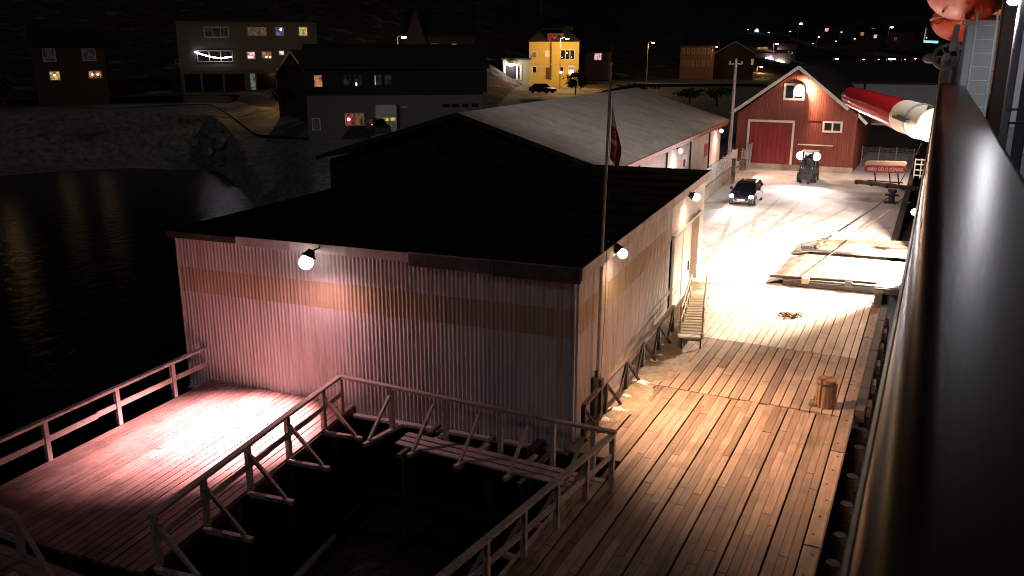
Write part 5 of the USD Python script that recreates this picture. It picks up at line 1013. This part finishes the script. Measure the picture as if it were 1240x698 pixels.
# dark parked van by the tree and a car by the garage door
def simple_car(name, label, u, v, d, ang, col):
    c = D(u, v, d); t = thing(name, label, 'car', c, ang)
    part('body', tm(hullpts([(x, s * w, z) for s in (-1, 1) for x, w, z in ((-2.1, .75, .35), (-2.1, .75, .7), (2.1, .78, .35), (2.1, .78, .85), (-1, .85, .9), (1.2, .85, .95), (-1.4, .85, .3), (1.4, .85, .3))], .06)), col, t, smooth=40, local=True)
    part('windows', hullpts([(x, s * w, z) for s in (-1, 1) for x, w, z in ((-1.0, .72, .95), (-.35, .58, 1.42), (1.2, .58, 1.42), (1.9, .72, .95))]), 'car_glass', t, local=True); part('roof', rbox(-.35, 1.22, -.58, .58, 1.40, 1.46, .02), col, t, local=True)
    for x in (-1.35, 1.35):
        for s in (-1, 1): part('wheel', trimesh.creation.cylinder(.32, .2, sections=18).apply_transform(trm([x, s * .8, .32]) @ rotm(math.pi / 2, [1, 0, 0])), 'rubber', t, local=True)
simple_car('town_car', 'dark car parked before the lit garage windows of the timber building', 458, 163, 84, 2.4, 'black_plastic')
simple_car('town_car', 'dark car on the road left of the roadside tree', 657, 113, 138, 2.9, 'black_plastic')
# radio mast on the hill
p = D(655, 34, 280); t = thing('radio_mast', 'thin pale mast on the hill above the yellow house', 'mast', p); part('mast', tube([p - [0, 0, 3], p + [0, 0, 12.5]], .22, 8, .12), 'grey_paint', t); part('stay', [tube([p + [0, 0, 10], p + [sx * 5, 0, -2]], .03, 4) for sx in (-1, 1)], 'grey_paint', t)
# dark rock pier at the left shore end
rk = []
for k in range(26):
    u = 270 + 8 * (k % 9) + rnd.uniform(-4, 4); c = P(u, 196 - (k // 9) * 12 + rnd.uniform(-4, 4), -2.2 + (k // 9) * 1.0); b_ = trimesh.creation.icosphere(1, rnd.uniform(.8, 1.6)); b_.vertices *= nrg.uniform(.7, 1.3, (len(b_.vertices), 3)); b_.apply_translation(c); rk.append(b_)
solo('shore_rocks', rk, 'snow_bank', 'tumbled dark rocks at the right end of the snowy bank', 'rocks', kind='stuff')

# ================================================================== THE SHIP
ship = thing('ship', 'passenger ship side along the right edge: varnished rail, deck, pillars and bulkhead', 'ship', (0, 20, 0))
def swept(profile, path, close=True):
    """profile (x,z) offsets swept along path of (x, y, z)"""
    n = len(profile); V = np.array([[p[0] + q[0], p[1], p[2] + q[1]] for p in path for q in profile]); Fc = []
    for i in range(len(path) - 1):
        for j in range(n if close else n - 1):
            k = (j + 1) % n; a, b, c, d = i * n + j, i * n + k, (i + 1) * n + k, (i + 1) * n + j; Fc += [[a, b, c], [a, c, d]]
    m = trimesh.Trimesh(V, Fc, process=False); trimesh.repair.fix_normals(m) if False else None
    return m
RZ = 9.25
path = [(x, y, RZ) for y, x in ((.35, -.010), (1.0, -.008), (1.6, -.006), (2.2, -.004), (3, 0.0), (4, .003), (6, .006), (9, .006), (14, .003), (20, -.003), (28, -.008), (36, -.012), (46, -.02))]
prof = [(-.035 + .12 * (1 - math.cos(a)), .11 * math.sin(a)) for a in np.linspace(-.6, math.pi / 2, 24)]
prof = [(x, z - .11) for x, z in prof] + [(.50, -.001), (.54, -.02), (.56, -.06), (.56, -.36), (.2, -.375)]
part('rail_cap', swept(prof[::-1], path), 'rail_varnish', ship, smooth=50)
part('edge_strip', swept([(-.052, -.15), (-.042, -.138), (-.01, -.138), (-.01, -.18), (-.042, -.18)][::-1], path), 'blue_tinted_edge', ship, smooth=30)
part('bulwark', [box(.06, .10, -3, 48, 8.3, RZ - .38)], 'ship_white', ship)
DY0, DY1 = 40.7, 45.2
hx0, hx1 = -.03, .03
part('hull', box(hx0, hx1, -12, DY0, -3, 8.45), 'hull_paint', ship); part('hull', box(hx0, hx1, DY1, 90, -3, 8.45), 'hull_paint', ship); part('hull', box(hx0, hx1, DY0, DY1, 4.42, 8.45), 'hull_paint', ship); part('hull', box(hx0, hx1, DY0, DY1, -3, .2), 'hull_black', ship)
part('door_bay', [box(.04, 3.2, DY0 - .2, DY0 - .1, .1, 5.4), box(.04, 3.2, DY1 + .1, DY1 + .2, .1, 5.4), box(3.2, 3.3, DY0 - .2, DY1 + .2, .1, 5.4), box(.04, 3.3, DY0 - .2, DY1 + .2, 5.3, 5.4), box(.04, 3.3, DY0 - .2, DY1 + .2, .1, .2)], 'hull_black', ship)
part('deck', box(.1, 9, -3, 90, 8.2, 8.3), 'deck_wet', ship)
bay = thing('door_light', 'floodlight inside the open side door of the ship that floods the quay', 'floodlight', (.7, 42.4, 4.9)); part('housing', rbox(.55, .95, 42.2, 42.6, 5.02, 5.2, .03), 'steel_dark', bay); part('lens', ball((.7, 42.4, 4.98), .1), 'lamp_warm', bay)
sphere_light(bay, 'bulb', np.array([.72, 42.4, 4.70]), 15500, (1, .78, .60), .16)
# superstructure seen above the rail
def pil(u, v0, v1, d, w, name, mt, dep=None):
    a = D(u, v1, d); a[2] = 8.3; top = D(u, v0, d)[2] + 1.0; w = w * CAMS(a); return part(name, rbox(a[0] - w / 2, a[0] + w / 2, a[1] - (dep or w) / 2, a[1] + (dep or w) / 2, 8.3, top, min(.03, w * .3)), mt, ship)
pil(1226, 0, 90, 12, 9, 'pillar', 'ship_white'); pil(1211, 5, 95, 15, 17, 'pillar', 'ship_brown', .5); pil(1246, 0, 90, 11, 12, 'pillar', 'ship_grey')
bk = D(1190, 60, 24); part('bulkhead', box(bk[0] - .45, bk[0] + 5, bk[1], bk[1] + .1, 8.3, bk[2] + .66), 'ship_white', ship)
part('deckhouse', box(3.2, 3.3, -3, bk[1], 8.3, 12.4), 'ship_brown', ship)
part('deck_above', box(.55, 9, 8, bk[1] + 8, 11.95, 12.1), 'ship_grey', ship)
lx = D(1190, 60, 22.5); ladder = part('ladder', [tube([(lx[0] + s * .2, lx[1], 8.3), (lx[0] + s * .2, lx[1], 10.9)], .025, 7) for s in (-1, 1)], 'ship_white', ship)
for k in range(8): part('rung', tube([(lx[0] - .2, lx[1], 8.5 + k * .3), (lx[0] + .2, lx[1], 8.5 + k * .3)], .017, 6), 'ship_white', ladder)
pa = D(1170, 62, 26); part('side_rail', [tube([(pa[0] - .3 + k * .18, pa[1], 8.3), (pa[0] - .3 + k * .18, pa[1], 9.9)], .035, 6) for k in range(6)], 'ship_white', ship)
da = D(1152, 62, 25); db = D(1160, 30, 25); part('davit', [beam(da, db, .14, .14, (0, 1, 0)), beam(D(1156, 46, 25), D(1164, 60, 25), .1, .1, (0, 1, 0))], 'ship_white', ship)
rr = D(1205, 92, 9.5); part('guard_wire', [tube([(.62, y_, 9.35 + .1 * k), (1.9, y_ + 1.5, 9.35 + .1 * k)], .012, 5) for k, y_ in ((0, 9.6), (1, 10.1))], 'ship_white', ship)
# deck lamp that whitens the foredeck
dl = D(1228, 2, 12); t = thing('deck_lamp', 'glaring white deck lamp under the ship overhang, top right corner', 'deck lamp', dl); part('lens', ball(dl, .075, 2, (1, 1, .6)), 'lamp_white', t); part('base', tube([dl + [0, 0, .05], dl + [0, 0, .14]], .15, 16), 'ship_grey', t); sphere_light(t, 'bulb', dl - [0, 0, .2], 7, (.95, .93, 1), .05)
ml = np.array([3.0, 46., 21.]); t = thing('mast_floodlight', 'ship mast floodlight above the top right of the view', 'floodlight', ml); part('mast', tube([(3.2, 46, 8.3), (3.2, 46, 21.4)], .18, 10), 'ship_white', t); part('housing', rbox(2.7, 3.1, 45.7, 46.3, 21.02, 21.3, .03), 'steel_dark', t); part('lens', ball(ml, .16), 'lamp_white', t)
sphere_light(t, 'bulb', ml - [.25, 0, .2], 2600, (1, .92, .86), .12, (-6, 80, 2), 84, .4)
dl2 = np.array([2.1, 19.5, 11.6]); t = thing('deck_lamp', 'added unseen deck lamp under the ship overhang lighting bulkhead and ladder', 'deck lamp', dl2); part('lens', ball(dl2, .08, 2, (1, 1, .6)), 'lamp_white', t); part('base', tube([dl2 + [0, 0, .05], dl2 + [0, 0, .3]], .13, 16), 'ship_grey', t); sphere_light(t, 'bulb', dl2 - [0, 0, .2], 55, (.9, .93, 1), .05, (1.5, 23.6, 8.6), 34, 1.)  # added lamp without a visible source, brightens bulkhead and ladder
# winch at the rail end
wc = D(1146, 69, 26); t = thing('mooring_winch', 'grey mooring winch wheel at the far end of the ship rail', 'winch', wc)
part('wheel', trimesh.creation.torus(.30, .05, 24, 8).apply_transform(trm(wc) @ rotm(math.pi / 2, [1, 0, 0])), 'ship_grey', t, smooth=True); part('hub', trimesh.creation.cylinder(.1, .4, sections=14).apply_transform(trm(wc) @ rotm(math.pi / 2, [1, 0, 0])), 'ship_white', t)
for k in range(6): part('spoke', beam(wc, wc + [math.cos(k * 1.047) * .29, 0, math.sin(k * 1.047) * .29], .04, .04, (0, 1, 0)), 'ship_grey', t)
part('stand', [rbox(wc[0] - .12, wc[0] + .5, wc[1] + .2, wc[1] + .5, 8.3, wc[2], .03)], 'ship_grey', t); part('drum', ball(wc + [-.38, .1, -.04], .14, 2, (1.4, 1, 1)), 'ship_grey', t)
# lifeboats
def lifeboat(label, c, L=7.5, B=2.7, Hh=2.3, yaw=0.):
    t = thing('lifeboat', label, 'lifeboat', c, yaw, 'orange lifeboats hanging along the ship')
    n, m = 30, 28; V = []
    for i in range(n):
        s = -1 + 2 * i / (n - 1); wf = (1 - abs(s) ** 2.6) ** .6 if abs(s) < 1 else 0; 
        for j in range(m):
            a = 2 * math.pi * j / m; ca_, sa_ = math.cos(a), math.sin(a); x = B / 2 * wf * math.copysign(abs(ca_) ** .8, ca_); z = Hh * .5 * sa_ * (1 if sa_ > 0 else .95) * (wf ** .6)
            if sa_ > .35: x *= .86
            V.append([x, s * L / 2, z + .18 * s * s])
    q = np.arange(n * m).reshape(n, m); a, b, c_, d = q[:-1].ravel(), np.roll(q, -1, 1)[:-1].ravel(), np.roll(q, -1, 1)[1:].ravel(), q[1:].ravel()
    part('hull', trimesh.Trimesh(np.array(V), np.vstack([np.stack([a, b, c_], 1), np.stack([a, c_, d], 1)]), process=False), 'lifeboat_orange', t, smooth=True, local=True)
    part('rubbing_strake', [tube([(sx * B / 2 * (1 - abs(s) ** 2.6) ** .6 * 1.01, s * L / 2, .02 + .18 * s * s) for s in np.linspace(-.97, .97, 24)], .07, 7) for sx in (-1, 1)], 'lifeboat_dark', t, local=True)
    part('keel', beam((0, -L * .42, -Hh * .48), (0, L * .42, -Hh * .48), .12, .16), 'lifeboat_dark', t, local=True); part('bilge_rail', [beam((s * .75, -L * .28, -Hh * .40), (s * .75, L * .28, -Hh * .40), .06, .08) for s in (-1, 1)], 'lifeboat_dark', t, local=True)
    for k in (-1, 1): part('hook', tube([(0, k * L * .33, Hh * .4), (0, k * L * .33, Hh * 1.0)], .06, 8), 'steel_dark', t, local=True)
    part('grab_line', [tube([(sx * (B / 2 * (1 - abs(s) ** 2.6) ** .6 + .03), s * L / 2, -.1 - .22 * abs(math.sin(s * 12)) + .18 * s * s) for s in np.linspace(-.9, .9, 50)], .018, 5) for sx in (-1, 1)], 'rope', t, local=True)
    part('canopy_hatch', rbox(-.5, .5, -1, 1, Hh * .42, Hh * .55, .06), 'lifeboat_dark', t, local=True)
lifeboat('near orange lifeboat hanging over the ship side at the top right', D(1172, 2, 36) + [0, 0, .75], 7.5, 3.0, 2.9)
lifeboat('second orange lifeboat seen below and behind the near one', D(1170, 38, 52) + [0, 0, .55], 7.5, 3.4, 2.3)
# davit arms for the lifeboats
for k, (u, d) in enumerate(((1200, 33), (1196, 40))):
    a_ = D(u, 60, d); part('davit', [beam(a_ + [.6, 0, -1.5], a_ + [.5, 0, 3.2], .25, .25, (0, 1, 0)), beam(a_ + [.5, 0, 3.2], a_ + [-1.2, 0, 3.6], .22, .22)], 'ship_white', ship)
t = thing('lit_platform', 'thin aqua-lit platform edge behind the lifeboats', 'platform', D(1119, 50, 60)); a_, b_ = D(1118.5, 50.5, 60), D(1136, 51.5, 60); part('edge', beam(a_, b_, .3, .12), 'aqua', t); part('upright', tube([a_, a_ + [.05, 0, .8]], .03, 6), 'ship_grey', t); part('floor', beam(a_ + [0, .9, .05], b_ + [0, .9, .05], 1.4, .08), 'ship_grey', t)
# big red boom
ta, tb, tc = D(1031, 117, 56), D(1096, 141, 48), D(1131, 152, 45)
t = thing('red_boom', 'thick red boom with a white root reaching from the ship over the quay', 'boom', tc)
part('red_arm', tube([ta - (tb - ta) * .03, ta, lerp(ta, tb, .3), lerp(ta, tb, .65), tb], .50, 26, .80), 'boom_red', t, smooth=40); part('nose', ball(ta, .50, 2), 'boom_red', t, smooth=True)
part('white_root', tube([tb, lerp(tb, tc, .5), tc], .81, 26, .8), 'boom_white', t, smooth=40); part('collar', tube([lerp(tb, tc, .55), lerp(tb, tc, .62)], .86, 26), 'ship_grey', t)
part('slot', beam(lerp(tb, tc, .25) + [-.75, -.5, .1], lerp(tb, tc, .7) + [-.7, -.5, .05], .3, .12), 'steel_dark', t)
for k, (u, v, d, r, it) in enumerate(((1125, 161, 44.6, .28, 130), (1107.5, 257, 44.4, .16, 60))):
    p = D(u, v, d); tt2 = thing('hull_lamp', ['bright round hull lamp below the white root of the boom', 'small white lamp on the hull low beside the quay edge'][k], 'hull lamp', p); part('lens', ball(p, r), 'lamp_warm' if k == 0 else 'lamp_white', tt2); part('bracket', beam(p + [.05, .1, 0], p + [.9, .1, .1], .08, .08), 'ship_grey', tt2)
    sphere_light(tt2, 'bulb', p + ([-.5, -.35, -.5] if k == 0 else [-.1, -.55, .3]), it, (1, .9, .75), .06)
